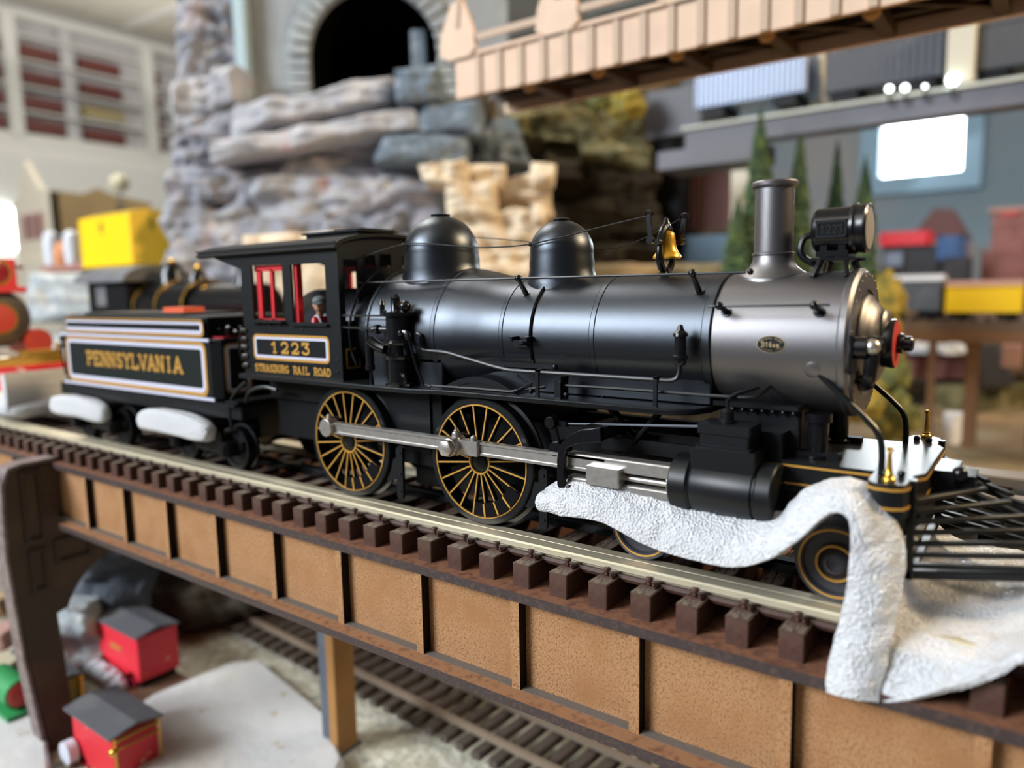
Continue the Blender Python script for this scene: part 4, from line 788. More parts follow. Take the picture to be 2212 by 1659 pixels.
# ---------------------------------------------------------------- left pier
pier = thing('bridge_pier', 'dark brown arched pier with rounded shoulder standing under the left end of the girder', 'pier', (-23.2, 0, -14))
def arcp(cx, cz, r, a0, a1, n=10): return [(cx+r*math.cos(math.radians(a0+(a1-a0)*i/n)), cz+r*math.sin(math.radians(a0+(a1-a0)*i/n))) for i in range(n+1)]
outl = [(-4.35, -14), (-4.85, -9), (-5.15, -4.5)]+arcp(-4.55, -1.55, .62, 180, 90, 6)+arcp(4.55, -1.55, .62, 90, 0, 6)+[(5.15, -4.5)]+arcp(0, -8.6, 3.3, 72, 160, 14)+[(-3.55, -7.6), (-3.45, -9.5), (-3.25, -14)]
pier_m = B().prism(outl, -23.25, -22.65, 'X').build('arch_plate', ['bridgeunder'], pier, bevel=.03)
B().prism([(-5.3, -4.5), (-5.2, -1.5), (-4.9, -.85), (-4.4, -.72), (-3.0, -.70), (-3.0, -.85), (-4.4, -.88), (-4.8, -1.0), (-5.04, -1.6), (-5.14, -4.5), (-4.9, -9), (-4.4, -14), (-4.6, -14), (-5.05, -9)], -23.55, -22.6, 'X').build('edge_cap', mat('pier_edge', (.20, .15, .145), .5, 0, var=[(3, (.13, .09, .09), .45, .6)]), pier, bevel=.04)
for u0, u1, v0, v1 in ((-4.5, -3.7, -4.2, -1.1), (-4.45, -3.75, -6.4, -4.5), (-3.45, -1.9, -5.4, -4.3), (-1.7, 1.7, -4.5, -3.9)):
    mb = B(); outline(mb, u0, u1, v0, v1, .16, .04, putX(-22.65), .12); mb.build('panel_frame', mat('pier_frame', (.035, .017, .012), .6), pier)
# second post
po = thing('support_post', 'slim post with slate grey and amber brown faces standing in ballast under the bridge', 'post', (-11.9, 3, -13.6))
B().box(-12.9, -12.3, 2.6, 3.5, -13.6, -3.6).build('grey_leg', 'postgrey', po, bevel=.05); B().box(-12.28, -11.75, 2.5, 3.6, -13.6, -3.6).build('brown_leg', 'postbrown', po, bevel=.05)
B().box(-13.0, -11.7, 2.3, 3.8, -13.75, -13.45).build('foot', 'postgrey', po, bevel=.05)

# ---------------------------------------------------------------- layout ground and lower level
GZ = -13.6
def ground(name, x0, x1, y0, y1, z, amp, n, mt, kind=None, seed=0, sc_=.08, edge=False):
    vs = []; fs = []
    for i in range(n+1):
        for j in range(n+1):
            x = x0+(x1-x0)*i/n; y = y0+(y1-y0)*j/n
            vs.append((x, y, z+amp*noise.fractal(Vector((x*sc_+seed, y*sc_, 0)), 1, 2, 4)))
    fs = [(i*(n+1)+j, (i+1)*(n+1)+j, (i+1)*(n+1)+j+1, i*(n+1)+j+1) for i in range(n) for j in range(n)]
    return B().add(vs, fs).build(name, mt)
g = ground('ballast_ground', -150, 60, -25, 14, GZ-.1, .5, 90, 'ballast'); tag(g, 'cream and grey ballast ground below the girder bridge', 'ground', kind='stuff')
g = ground('sand_ground', -23.5, 160, 14.3, 200, GZ+.5, .9, 70, 'sand', seed=5); tag(g, 'tan sandy ground beyond the locomotive at right', 'ground', kind='stuff')
def poly3(name, pts, z0, z1, mt, **k): return B().prism(pts, z0, z1, 'Z').build(name, mt, **k)
pv = [at(x, y, Z=GZ+.5)[:2] for x, y in ((310, 1700), (250, 1560), (330, 1500), (500, 1430), (560, 1425), (700, 1540), (740, 1640), (700, 1720))]
tag(poly3('paved_yard', pv, GZ-.2, GZ+.55, 'slabpave', bevel=.15), 'pale plaster yard slab with tan blotches beside the red cars below the bridge', 'slab')
pv = [at(x, y, Z=GZ+.5)[:2] for x, y in ((-120, 1480), (-60, 1430), (40, 1420), (95, 1500), (110, 1700), (-100, 1760))]
tag(poly3('paved_yard', pv, GZ-.2, GZ+.6, 'slabpave', bevel=.15), 'pale grey yard slab at the lower left corner behind the pier', 'slab')
# lower track
a0, a1 = at(640, 1386, Z=GZ+.6), at(1192, 1659, Z=GZ+.6); dr = (a1-a0).normalized(); pd = Vector((-dr.y, dr.x, 0))
b1 = at(1395, 1659, Z=GZ+.6); gw = (b1-a1).dot(pd)
lt = thing('railway_track', 'weathered lower track with rusty rails and dark ties running under the bridge', 'track', tuple(a0))
for o_ in (0, gw): B().bar(a0-dr*40+pd*o_, a1+dr*25+pd*o_, .22, .3).build('rail', 'lowrail', lt)
for k in range(86):
    c = a0-dr*36+dr*k*.95; B().bar(c-pd*1.0*math.copysign(1, gw)-Vector((0, 0, .3)), c+pd*(gw+1.0*math.copysign(1, gw))-Vector((0, 0, .3)), .42, .35).build('tie', 'lowtie', lt)
# step-back scenery wall behind the bridge and upper plateau
def rock(c4, d, thick, mt, name, par, amp=1.2, seed=0, n=26, round_=.07, taper=.0):
    """rock slab: corners TL,TR,BR,BL in photo px at depth d, going back by thick; roughened all over"""
    c = [at(x, y, D=d) for x, y in c4]; back = Vector((FW.x, FW.y, 0)).normalized()*thick
    mb = B(); gidx = {}
    def pt(u, v, w):
        f = c[0].lerp(c[1], u).lerp(c[3].lerp(c[2], u), v); ctr = (c[0]+c[1]+c[2]+c[3])/4
        q = (f-ctr)
        e = max(abs(2*u-1), abs(2*v-1))**6
        p = f+back*(w+round_*e*(1-w))
        p = p.lerp(ctr+back*w, round_*.25*(abs(2*u-1)*abs(2*v-1))**3)
        k = noise.fractal(p*.16+Vector((seed*7.3, 0, 0)), 1, 2, 4); k2 = noise.fractal(Vector((p.x*.1, p.y*.1, p.z*.7))+Vector((seed, 3, 1)), 1, 2, 3)
        return p-FW*amp*(k+.6*k2)*(1-w)+UP*amp*.35*noise.noise(p*.3+Vector((0, seed, 0)))-FW*amp*.35*(1-w)*noise.fractal(p*.7, 1, 2, 3)+RT*amp*.35*noise.noise(p*.3+Vector((9, seed, 0)))
    def vid(i, j, k):
        key = (i, j, k)
        if key not in gidx: gidx[key] = len(mb.v); mb.v.append(pt(i/n, j/n, k/3))
        return gidx[key]
    def face(*q): mb.f.append([vid(*p) for p in q]); mb.fm.append(0)
    for i in range(n):
        for j in range(n): face((i, j, 0), (i+1, j, 0), (i+1, j+1, 0), (i, j+1, 0)); face((i, j, 3), (i, j+1, 3), (i+1, j+1, 3), (i+1, j, 3))
    for i in range(n):
        for k in range(3):
            face((i, 0, k), (i, 0, k+1), (i+1, 0, k+1), (i+1, 0, k)); face((i, n, k), (i+1, n, k), (i+1, n, k+1), (i, n, k+1))
            face((0, i, k), (0, i+1, k), (0, i+1, k+1), (0, i, k+1)); face((n, i, k), (n, i, k+1), (n, i+1, k+1), (n, i+1, k))
    return mb.build(name, mt, par, ang=60)
B().box(-160, -24, 16, 160, GZ, -1.6).build('scenery_plateau', 'stepback').__setitem__('kind', 'structure')
bpy.data.objects['scenery_plateau']['label'] = 'raised dark scenery base behind the bridge'
bpy.data.objects['scenery_plateau']['category'] = 'scenery'
del bpy.data.objects['scenery_plateau']['kind']
g = ground('gravel_yard', -150, -24, 13, 160, -1.2, .25, 60, 'gravel', seed=3); tag(g, 'grey gravel yard between the rear locomotives and the buildings at left', 'ground', kind='stuff')
rs = thing('rock_outcrop', 'dark grey rock outcrop seen through the arch of the left pier', 'rock', tuple(at(300, 1360, D=41)))
rock([(120, 1150), (300, 1170), (270, 1400), (110, 1430)], 40.5, 5, 'rockcharcoal', 'rock_slab', rs, 1.6, 1)
rock([(220, 1130), (700, 1180), (600, 1335), (240, 1370)], 43, 8, 'stepback', 'rock_slab', rs, 2.0, 2)  # dark rock mound, shade under the bridge put into its colour
rock([(90, 1310), (190, 1300), (205, 1430), (100, 1450)], 38.5, 3, 'gravel', 'rubble', rs, 1.2, 4)

# ---------------------------------------------------------------- mountain with tunnel portal
MT = thing('rock_mountain', 'grey layered rock mountain with stone arch tunnel portal behind the locomotive', 'mountain', tuple(at(700, 600, D=95)))
RK = [
 ([(380, -60), (540, -60), (505, 130), (372, 240)], 84, 14, 'rock', 2.2), ([(372, 190), (490, 140), (500, 225), (362, 330)], 82, 12, 'rocklight', 1.8),
 ([(448, 140), (506, 128), (500, 215), (440, 228)], 80, 8, 'rocklight', 1.0),
 ([(362, 300), (520, 215), (500, 300), (352, 390)], 81, 12, 'rock', 1.6), ([(500, 232), (846, 152), (838, 208), (490, 300)], 78, 12, 'rocklight', 1.1),
 ([(455, 300), (897, 228), (902, 275), (448, 352)], 76, 12, 'rocklight', 1.0), ([(350, 372), (470, 330), (470, 420), (345, 470)], 79, 12, 'rock', 1.5),
 ([(450, 352), (830, 300), (850, 400), (440, 440)], 80, 12, 'rock', 1.6), ([(345, 440), (560, 400), (560, 560), (350, 600)], 79, 12, 'rock', 2.0),
 ([(540, 392), (800, 375), (970, 400), (560, 540)], 79, 12, 'rocklight', 1.8), ([(380, 500), (700, 450), (700, 620), (360, 640)], 77, 12, 'rock', 1.8),
 ([(680, 420), (975, 395), (985, 610), (690, 620)], 78, 12, 'rock', 2.0), ([(830, 340), (980, 350), (985, 450), (800, 420)], 80, 10, 'rocklight', 1.5),
 ([(852, 143), (948, 138), (952, 208), (848, 212)], 75, 10, 'rockblue', .8), ([(906, 216), (1042, 212), (1036, 290), (895, 282)], 76, 10, 'rockblue', .8),
 ([(826, 290), (1012, 288), (1010, 350), (806, 352)], 76, 10, 'rockblue', .9), ([(1016, 270), (1110, 250), (1150, 352), (1020, 350)], 80, 10, 'rockblue', 1.6),
 ([(960, 130), (1080, 180), (1070, 280), (1030, 280)], 86, 10, 'rockdark', 1.6)]
for i, (c4, d, th, mt, am) in enumerate(RK): rock(c4, d, th, mt, 'rock_slab', MT, am, i+10)
rock([(560, 300), (900, 240), (960, 760), (560, 790)], 88, 30, 'rockdark', 'rock_core', MT, .5, 77)
rock([(400, 40), (560, 20), (560, 760), (380, 790)], 92, 30, 'rockdark', 'rock_core', MT, .5, 78)
# portal: stone face with arch opening
def pxz(x, y, Yp): p = at(x, y, D=Yp); return p
po_c = at(808, 122, D=86); ph = Vector((RT.x, RT.y, 0)).normalized(); pn = Vector((-FW.x, -FW.y, 0)).normalized(); ZU = Vector((0, 0, 1)); px1 = 86/FPX
def pw(u, v, w=0): return po_c+ph*u*px1-ZU*v*px1+pn*w     # u right, v down in px at that depth, w toward viewer
ro = 140; mb = B(); angs = [math.radians(180+180*i/24) for i in range(25)]
inn = [(-ro, 140)]+[(ro*math.cos(a), ro*math.sin(a)) for a in angs]+[(ro, 140)]
out = [(-290, 140)]+[(-290, -300)]*6+[(-290+580*i/12, -300) for i in range(13)]+[(290, -300)]*6+[(290, 140)]
vs = [pw(*p) for p in inn]+[pw(*p) for p in out]; k = len(inn)
vs += [p-pn*.8 for p in vs]; kk = 2*k
mb.add(vs, [(i, i+1, i+1+k, i+k) for i in range(k-1)]+[(i, i+1, i+1+kk, i+kk) for i in range(k-1)])
mb.build('portal_face', 'portal', MT, ang=20)
mb = B()
for i in range(19):
    a0_, a1_ = math.radians(180+180*i/19+1), math.radians(180+180*(i+1)/19-1)
    c = [pw((ro-2)*math.cos(a), (ro-2)*math.sin(a), w) for w in (.2, .9) for a in (a0_, a1_)]; c2 = [pw((ro+42)*math.cos(a), (ro+42)*math.sin(a), w) for w in (.2, .9) for a in (a0_, a1_)]
    mb.hexa([c[0], c[1], c2[1], c2[0], c[2], c[3], c2[3], c2[2]])
for s in (-1, 1):
    for i in range(6): 
        q = [(s*(ro-2), 4+i*22), (s*(ro+42), 4+i*22), (s*(ro+42), 23+i*22), (s*(ro-2), 23+i*22)]; mb.hexa([pw(*p, .2) for p in q]+[pw(*p, .9) for p in q])
mb.build('arch_stones', 'portal', MT, bevel=.15)
mb = B(); mb.hexa([pw(-288, 85, .1), pw(-262, 85, .1), pw(-262, -300, .1), pw(-288, -300, .1), pw(-288, 85, 2), pw(-262, 85, 2), pw(-262, -300, 2), pw(-288, -300, 2)]); mb.build('pilaster', 'pale', MT, bevel=.2)
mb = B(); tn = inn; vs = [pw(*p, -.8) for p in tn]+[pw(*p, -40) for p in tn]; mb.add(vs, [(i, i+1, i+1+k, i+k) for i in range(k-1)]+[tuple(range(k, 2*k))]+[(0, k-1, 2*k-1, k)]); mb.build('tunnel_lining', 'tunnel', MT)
mb = B(); mb.hexa([pw(78, 100, -3), pw(110, 100, -3), pw(110, -60, -3), pw(78, -60, -3), pw(78, 100, -1), pw(110, 100, -1), pw(110, -60, -1), pw(78, -60, -1)]); mb.build('portal_pillar', 'rockblue', MT, bevel=.2)
mb = B(); mb.hexa([pw(-300, 85, -6), pw(-290, 85, -6), pw(-290, -300, -6), pw(-300, -300, -6), pw(-310, 85, -5), pw(-290, 85, -5), pw(-290, -300, -5), pw(-310, -300, -5)]); mb.build('gap_shade', 'tunnel', MT)  # black strip standing in for the shade in the gap
# beige and brown rocks right of the mountain
BR = thing('rock_outcrop', 'warm beige stacked rock outcrop behind the steam dome', 'rock', tuple(at(1080, 600, D=72)))
for i, (c4, d, am) in enumerate([([(905, 352), (1010, 345), (1015, 400), (910, 385)], 70, 1.3), ([(1000, 345), (1095, 350), (1090, 410), (1000, 410)], 71, 1.2), ([(960, 395), (1070, 390), (1080, 470), (965, 465)], 70, 1.5), ([(1060, 390), (1190, 365), (1195, 470), (1070, 470)], 73, 1.6),
     ([(985, 460), (1180, 455), (1185, 540), (1000, 540)], 71, 1.7), ([(1000, 530), (1190, 530), (1195, 620), (1010, 620)], 70, 1.5), ([(1150, 345), (1205, 352), (1195, 405), (1150, 400)], 69, .8), ([(1155, 440), (1185, 445), (1180, 485), (1150, 480)], 69, .7), ([(520, 508), (650, 500), (660, 660), (530, 660)], 68, .5), ([(640, 504), (800, 498), (810, 660), (650, 660)], 68, .5)]):
    rock(c4, d, 9, 'rockbeige', 'rock_slab', BR, am, i+40)
DR = thing('rock_outcrop', 'dark brown stepped rock face behind the bell with olive ledge on top', 'rock', tuple(at(1300, 600, D=98)))
for i, (c4, d, mt, am) in enumerate([([(1165, 235), (1390, 205), (1395, 330), (1180, 300)], 96, 'rockolive', 2.0), ([(1250, 270), (1410, 320), (1400, 370), (1260, 330)], 93, 'rockolive', 1.5), ([(1080, 230), (1200, 240), (1210, 380), (1100, 380)], 99, 'rockolive', 2.2), ([(1180, 320), (1420, 350), (1420, 450), (1190, 440)], 97, 'rockdark', 2.2),
     ([(1190, 430), (1430, 440), (1430, 530), (1190, 530)], 95, 'rockdark', 2.0), ([(1190, 520), (1440, 520), (1440, 600), (1190, 600)], 92, 'rockdark', 2.0), ([(1180, 330), (1260, 345), (1255, 400), (1185, 395)], 94, 'rockdark', 1.2)]):
    rock(c4, d, 12, mt, 'rock_slab', DR, am, i+60)
rock([(1000, 180), (1480, 150), (1480, 640), (1000, 640)], 116, 20, 'rockdark', 'rock_core', DR, 1., 99)
rg = rock([(1150, 575), (1660, 565), (1700, 625), (1140, 620)], 84, 26, 'sand', 'tan_ledge', None, 1.0, 88); tag(rg, 'tan sandy ledge behind the boiler below the dark rocks', 'ledge')

# bushes and trees
def blob(name, px, py, r, d, mt, label, cat, squash=1.0, seed=0):
    c = at(px, py, D=d); mb = B(); rr = r*d/FPX
    mb.ball(c, rr, 16, (1, 1, squash))
    for i, v in enumerate(mb.v):
        q = v-c; mb.v[i] = c+q*(1+.45*noise.fractal(q*(2.2/rr)+Vector((seed, 0, 0)), 1, 2, 4))
    o = mb.build(name, mt, ang=60); return tag(o, label, cat)
blob('bush', 1292, 218, 22, 90, 'bushgrn', 'small yellow green bush under the tan bridge, left of the larger yellow one', 'bush', 1, 3)
blob('bush', 1352, 228, 36, 90, 'bushyel', 'mustard yellow bush under the tan bridge on the dark rocks', 'bush', 1, 5)
blob('bush', 1845, 860, 55, 62, 'bushyel', 'yellow bush directly below the smokebox front', 'bush', .9, 6)
blob('bush', 1905, 815, 48, 70, 'bushgrn', 'olive bush right of the smokebox below the trestle', 'bush', 1.2, 7)
blob('bush', 1930, 900, 50, 66, 'bushgrn', 'olive bush right behind the brass flagstaff', 'bush', 1.0, 8)
blob('bush', 1905, 660, 42, 72, 'bushyel', 'yellowish bush between headlight tree and trestle', 'bush', 1.6, 9)
random.seed(11)
def conifer(px, top, bot, hw, d, label, mt='leaf'):
    a = at(px, bot, D=d); z = at(px, top, D=d).z; h = z-a.z; R = hw*d/FPX
    t = thing('conifer_tree', label, 'tree', tuple(a), 'conifers behind the smokestack')
    B().cyl(a, a+Vector((0, 0, h*.9)), R*.12, R*.04, 8).build('trunk', 'bark', t)
    mb = B(); L = 22
    for i in range(L):
        f = i/L; zc = a.z+h*(.06+.92*f); r = R*(1-f)**.8+.12*R; n = 22; vs = []
        ph0 = random.random()*6
        for k in range(n):
            an = 2*math.pi*k/n+ph0; rr = r*(random.uniform(.85, 1.15) if k % 2 else random.uniform(.6, .8))
            vs.append((a.x+rr*math.cos(an), a.y+rr*math.sin(an), zc-h*.05*rr/R+random.uniform(-.02, .02)*h))
        vs += [(a.x, a.y, zc+h*.14), (a.x, a.y, zc-h*.01)]
        mb.add(vs, [(k, (k+1) % n, n) for k in range(n)]+[((k+1) % n, k, n+1) for k in range(n)])
    mb.build('foliage', mt, t, ang=20)
conifer(1634, 268, 660, 56, 72, 'tallest conifer, standing left of the smokestack under the grey beam')
conifer(1718, 305, 660, 44, 74, 'dark conifer directly behind the top of the smokestack', )
conifer(1798, 330, 640, 32, 76, 'slender conifer between smokestack and headlight')
conifer(1856, 362, 680, 44, 73, 'conifer rising just above the headlight')
conifer(1590, 440, 660, 46, 71, 'short conifer half hidden behind the cream column left of the smokestack')

# ---------------------------------------------------------------- tan overhead bridge
UB = thing('overhead_bridge', 'tan plate girder bridge crossing overhead at upper right with brown underside', 'bridge', (5, 22, 17.8))
Y1, Y2, zb, zt = 20.0, 25.3, 17.8, 20.35
B().box(-19.0, 60, Y1, Y1+.3, zb, zt).build('girder_plate', 'tanbridge', UB, bevel=.04)
B().box(-19.0, 60, Y2-.3, Y2, zb, zt).build('girder_plate', 'tanbridge', UB, bevel=.04)
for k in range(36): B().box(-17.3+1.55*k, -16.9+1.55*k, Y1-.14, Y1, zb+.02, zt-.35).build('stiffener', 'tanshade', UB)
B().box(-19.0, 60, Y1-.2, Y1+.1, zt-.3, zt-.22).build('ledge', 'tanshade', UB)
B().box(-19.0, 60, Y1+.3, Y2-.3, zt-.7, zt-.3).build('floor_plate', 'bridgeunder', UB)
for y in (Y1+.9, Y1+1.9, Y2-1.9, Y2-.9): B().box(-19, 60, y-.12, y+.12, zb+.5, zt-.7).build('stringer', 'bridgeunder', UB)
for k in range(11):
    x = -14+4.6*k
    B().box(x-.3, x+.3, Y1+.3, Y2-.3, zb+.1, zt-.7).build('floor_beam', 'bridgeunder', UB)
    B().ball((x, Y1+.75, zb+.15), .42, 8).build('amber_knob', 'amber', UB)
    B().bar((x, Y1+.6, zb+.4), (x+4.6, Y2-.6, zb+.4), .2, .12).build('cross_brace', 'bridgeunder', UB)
for x0 in (-18.6, -11.4, -4.0, 3.5, 11):   # gussets and truss members above
    B().prism([(x0-.7, zt-.3), (x0-1.5, zt+.1), (x0-1.35, zt+1.3), (x0-.45, zt+3.0), (x0+.45, zt+3.0), (x0+1.2, zt+1.3), (x0+1.35, zt+.1), (x0+.7, zt-.3)], Y1-.18, Y1+.05).build('gusset_plate', 'tanbridge', UB, bevel=.03)
    B().bar((x0, Y1-.02, zt+1.5), (x0+.9, Y1-.02, zt+9), .3, .5, (0, 1, 0)).build('truss_post', 'tanshade', UB)
B().box(-19, 60, Y1-.05, Y1+.1, zt+.55, zt+.95).build('truss_chord', 'tanshade', UB)

# ---------------------------------------------------------------- room: ceiling, walls, windows
struct(B().box(-352, 320, -250, 352, 130, 133).build('ceiling', 'ceil'), 'pale tiled ceiling')
mb = B()
for k in range(11): mb.box(-350+60*k-1.8, -350+60*k+1.8, -250, 350, 129.4, 130)
for k in range(11): mb.box(-350, 320, -250+60*k-1.8, -250+60*k+1.8, 129.3, 130)
struct(mb.build('trim_1', 'tbar'), 'white ceiling grid bars')
struct(B().box(-354, -350, -250, 352, -90, 131).build('wall_left', 'wallwhite'), 'white wall behind the display shelves')
struct(B().holed(-352, 320, -90, 131, [(-55, -24.2, 51.5, 76.6)], 350, 354).build('wall_back', 'sky'), 'blue painted backdrop wall')
struct(B().box(-352, 320, -250, 352, -92, -90).build('floor', 'bridgeunder'), 'dark floor')
w = B().holed(-63, -17, 44, 84, [(-55, -24.2, 51.5, 76.6)], 346.5, 350).build('window_1', 'skyframe'); struct(w, 'bright window with pale blue frame')
struct(B().box(-57, -22, 353, 353.4, 49, 79).build('window_2', 'day'), 'daylight behind the window')
struct(B().box(-90, 150, 343, 350, -20, 20).build('trim_2', mat('backdrop_haze', (.30, .31, .32), .8)), 'hazy low part of the painted backdrop')
w = at(0, 490, X=-329); struct(B().box(-329.9, -328, w.y-14, at(38, 490, X=-328).y, at(0, 538, X=-328).z, at(0, 449, X=-328).z).build('window_3', 'day'), 'bright window at left edge')
# shelf unit on left wall
XS = -343
def sz(y, x=200): return at(x, y, X=XS).z
def sy(x, y=200): return at(x, y, X=XS).y
su = thing('display_shelf_unit', 'white wall shelf unit holding rows of maroon model cars near the ceiling', 'shelf', (XS, sy(150), sz(300)))
z0_, z1_ = at(337, 334, X=XS).z, at(304, 94, X=XS).z
B().box(-349.5, -349, sy(-60), sy(420), z0_, z1_+2).build('back_panel', 'shelfback', su)
lv = [z0_+(z1_-z0_)*f for f in (0, .215, .42, .63, .83, 1.0)]
for i, z in enumerate(lv): B().box(-349, XS, sy(-60), sy(420), z-(1.6 if i in (0, 5) else .45), z+(1.6 if i in (0, 5) else .45)).build('shelf', 'shelfwhite', su)
for px in (30, 322): B().box(-349, XS+1, sy(px)-2.6, sy(px)+2.6, z0_, z1_).build('upright', 'shelfwhite', su)
for px in (162,): B().box(-349, XS-3, sy(px)-3.4, sy(px)+1.8, z0_, z1_).build('divider', 'shelfback', su)
B().box(-349, XS+6, sy(-60), sy(420), z0_-9, z0_-2).build('lower_ledge', 'shelfwhite', su)
bays = [(-28, 12, 'left edge'), (46, 138, 'left'), (182, 268, 'right'), (330, 352, 'far right')]
rown = ['bottom', 'third', 'second', 'top']
ci = 0
for r in range(4):
    for b, (xa, xb, bn) in enumerate(bays):
        mt = 'maroon'; col = 'maroon'
        if r == 1 and b == 2: mt, col = 'mustard', 'mustard and cream'
        ya, yb = sy(xa), sy(xb); z = lv[r]+(1.7 if r == 0 else .5)
        t = thing('model_boxcar', '%s model car on the %s shelf, %s bay of the wall unit' % (col, rown[r], bn), 'model car', ((XS-349)/2, (ya+yb)/2, z), 'model cars on the wall shelf unit')
        B().box(XS-5, XS-1.6, ya, yb, z+1.2, z+6.2).build('body', mt, t, bevel=.2)
        if mt == 'mustard': B().box(XS-1.7, XS-1.4, ya+.5, yb-.5, z+1.4, z+3.4).build('lower_panel', 'carcream', t)
        for f in (.15, .85): B().cyl((XS-5, ya+(yb-ya)*f, z+.7), (XS-1.8, ya+(yb-ya)*f, z+.85), .8, n=12).build('wheel', 'deep', t)
mb = B(); tag(B().box(-349.5, -330, sy(-80), sy(420), -90, at(150, 352, X=-335).z).build('counter', 'shelfwhite'), 'pale counter below the white shelf unit', 'counter')

# ---------------------------------------------------------------- left background: buildings, cars, locomotives
def pxbox(cx, top, bot, lx, rx, Y0):     # corner facing the camera: left face along X, right face along Y
    a = at(cx, bot, Y=Y0); X1 = a.x; Z0 = a.z; Z1 = at(cx, top, Y=Y0).z; X0 = at(lx, (top+bot)/2, Y=Y0).x; Yb = at(rx, (top+bot)/2, X=X1).y
    return X0, X1, Y0, Yb, Z0, Z1
X0, X1, Ya, Yb, Z0, Z1 = pxbox(285, 457, 572, 172, 372, 25)
yc = thing('yellow_boxcar', 'bright yellow boxcar with arched end standing above the tender', 'model car', ((X0+X1)/2, (Ya+Yb)/2, Z0))
B().box(X0, X1, Ya, Yb, Z0, Z1).build('body', ['yellow'], yc, bevel=.15)
B().prism([(Ya, Z0+.05), (Ya, Z1)]+[(Ya+(Yb-Ya)*t, Z1+.55*math.sin(math.pi*t)) for t in (.15, .3, .5, .7, .85)]+[(Yb, Z1), (Yb, Z0+.05)], X1, X1+.25, 'X').build('end_panel', 'yellowlit', yc)
B().prism([(Ya-.1, Z1)]+[(Ya+(Yb-Ya)*t, Z1+.55*math.sin(math.pi*t)) for t in (.15, .3, .5, .7, .85)]+[(Yb+.1, Z1)], X0, X1+.1, 'X').build('roof', 'yellow', yc)
mb = B(); mb.box(X0+(X1-X0)*.45, X0+(X1-X0)*.49, Ya-.05, Ya, Z1-1.9, Z1-.7).box(X0+(X1-X0)*.43, X0+(X1-X0)*.51, Ya-.05, Ya, Z1-1.3, Z1-1.0); mb.box(X1+.25, X1+.3, (Ya+Yb)/2-.1, (Ya+Yb)/2+.1, Z1-1.8, Z1-.5).box(X1+.25, X1+.3, (Ya+Yb)/2-.25, (Ya+Yb)/2+.25, Z1-1.3, Z1-1.0)
mb.build('brake_gear', 'bushgrn', yc)
B().box(X0+.2, X1-.1, Ya+.3, Yb-.3, Z0-.8, Z0).build('underframe', 'deep', yc)
# embankment carrying it
em = rock([(40, 590), (520, 575), (540, 700), (40, 700)], 84, 30, 'gravel', 'gravel_bank', None, .6, 33); tag(em, 'grey gravel bank carrying the yellow and orange cars at left', 'embankment')
em = rock([(395, 545), (560, 535), (600, 640), (380, 640)], 79, 10, 'rockbeige', 'rock_shelf', None, .6, 35); tag(em, 'cream rock shelf behind the cab roof and yellow car', 'rock')
oc = thing('flatcar', 'rust red flatcar with white tanks and an orange load left of the yellow boxcar', 'model car', tuple(at(130, 585, D=82)))
p0, p1 = at(90, 580, Y=26), at(178, 580, Y=26)
B().box(p0.x, p1.x, 26, 30, p0.z-.5, p0.z+.3).build('deck', 'rust', oc)
for px, w_ in ((112, 16), (156, 15)): 
    c = at(px, 540, Y=27); B().lathe([(-2.4, .3), (-2.2, .8), (0, .95), (2, .85), (2.4, .3)], c, (0, 0, 1), 20).build('tank', 'milk', oc)
c = at(134, 545, Y=26.6); B().ball(c-Vector((0, 0, .6)), 1.0, 8, (1, 1, 2.0)).build('load', 'orange', oc)
for f in (.2, .8): B().box(p0.x+(p1.x-p0.x)*f-1, p0.x+(p1.x-p0.x)*f+1, 26.3, 29.7, p0.z-1.5, p0.z-.5).build('truck', 'deep', oc, bevel=.2)
# building
X0, X1, Ya, Yb, Z0, Z1 = pxbox(124, 408, 560, 30, 330, 60)
bd = thing('station_building', 'cream and mustard building with stepped gable behind the yellow boxcar', 'building', ((X0+X1)/2, (Ya+Yb)/2, Z0))
w_ = X1-X0
B().prism([(X0, Z0), (X0, Z1-.6), (X0+w_*.22, Z1+.2), (X0+w_*.3, Z1+4.6), (X0+w_*.42, Z1+8.0), (X0+w_*.55, Z1+4.6), (X0+w_*.72, Z1+1.0), (X1, Z1), (X1, Z0)], Ya, Ya+1.5).build('gable_wall', 'bcream', bd, bevel=.1)
B().prism([(Ya, Z0), (Ya, Z1), (Ya+(Yb-Ya)*.3, Z1-.2), (Ya+(Yb-Ya)*.45, Z1+1.4), (Ya+(Yb-Ya)*.6, Z1+.2), (Yb, Z1-.9), (Yb, Z0)], X1-1, X1, 'X').build('side_wall', 'bmustard', bd)
B().box(X0+.5, X1-1, Ya+1.5, Yb, Z1-3, Z1-2).build('roof', 'greyroof', bd)
for f in (.28, .46): B().box(X1-.02, X1+.15, Ya+(Yb-Ya)*f-.9, Ya+(Yb-Ya)*f+.9, Z0+7.4, Z0+10.0).build('window', 'bdark', bd)
B().box(X1, X1+.6, Ya+(Yb-Ya)*.64, Ya+(Yb-Ya)*.67, Z1-4.6, Z1-1.5).build('drainpipe', 'stepback', bd)
B().box(X0+w_*.22, X0+w_*.78, Ya-.1, Ya, Z0+5, Z0+11).build('brick_panel', 'bpink', bd)
for f in (.32, .5, .68): B().box(X0+w_*f-.7, X0+w_*f+.7, Ya-.2, Ya-.1, Z0+5.3, Z0+10.6).build('window', 'bdark', bd)
c = at(258, 396, D=110); gl_ = thing('globe_lamp', 'small white globe on a pole in front of the mustard building', 'lamp', (c.x, c.y, -1.1)); B().ball(c, 1.4, 8).build('globe', 'carcream', gl_); B().cyl((c.x, c.y, -1.1), (c.x, c.y, c.z-1.3), .12, n=10).build('pole', 'postgrey', gl_)
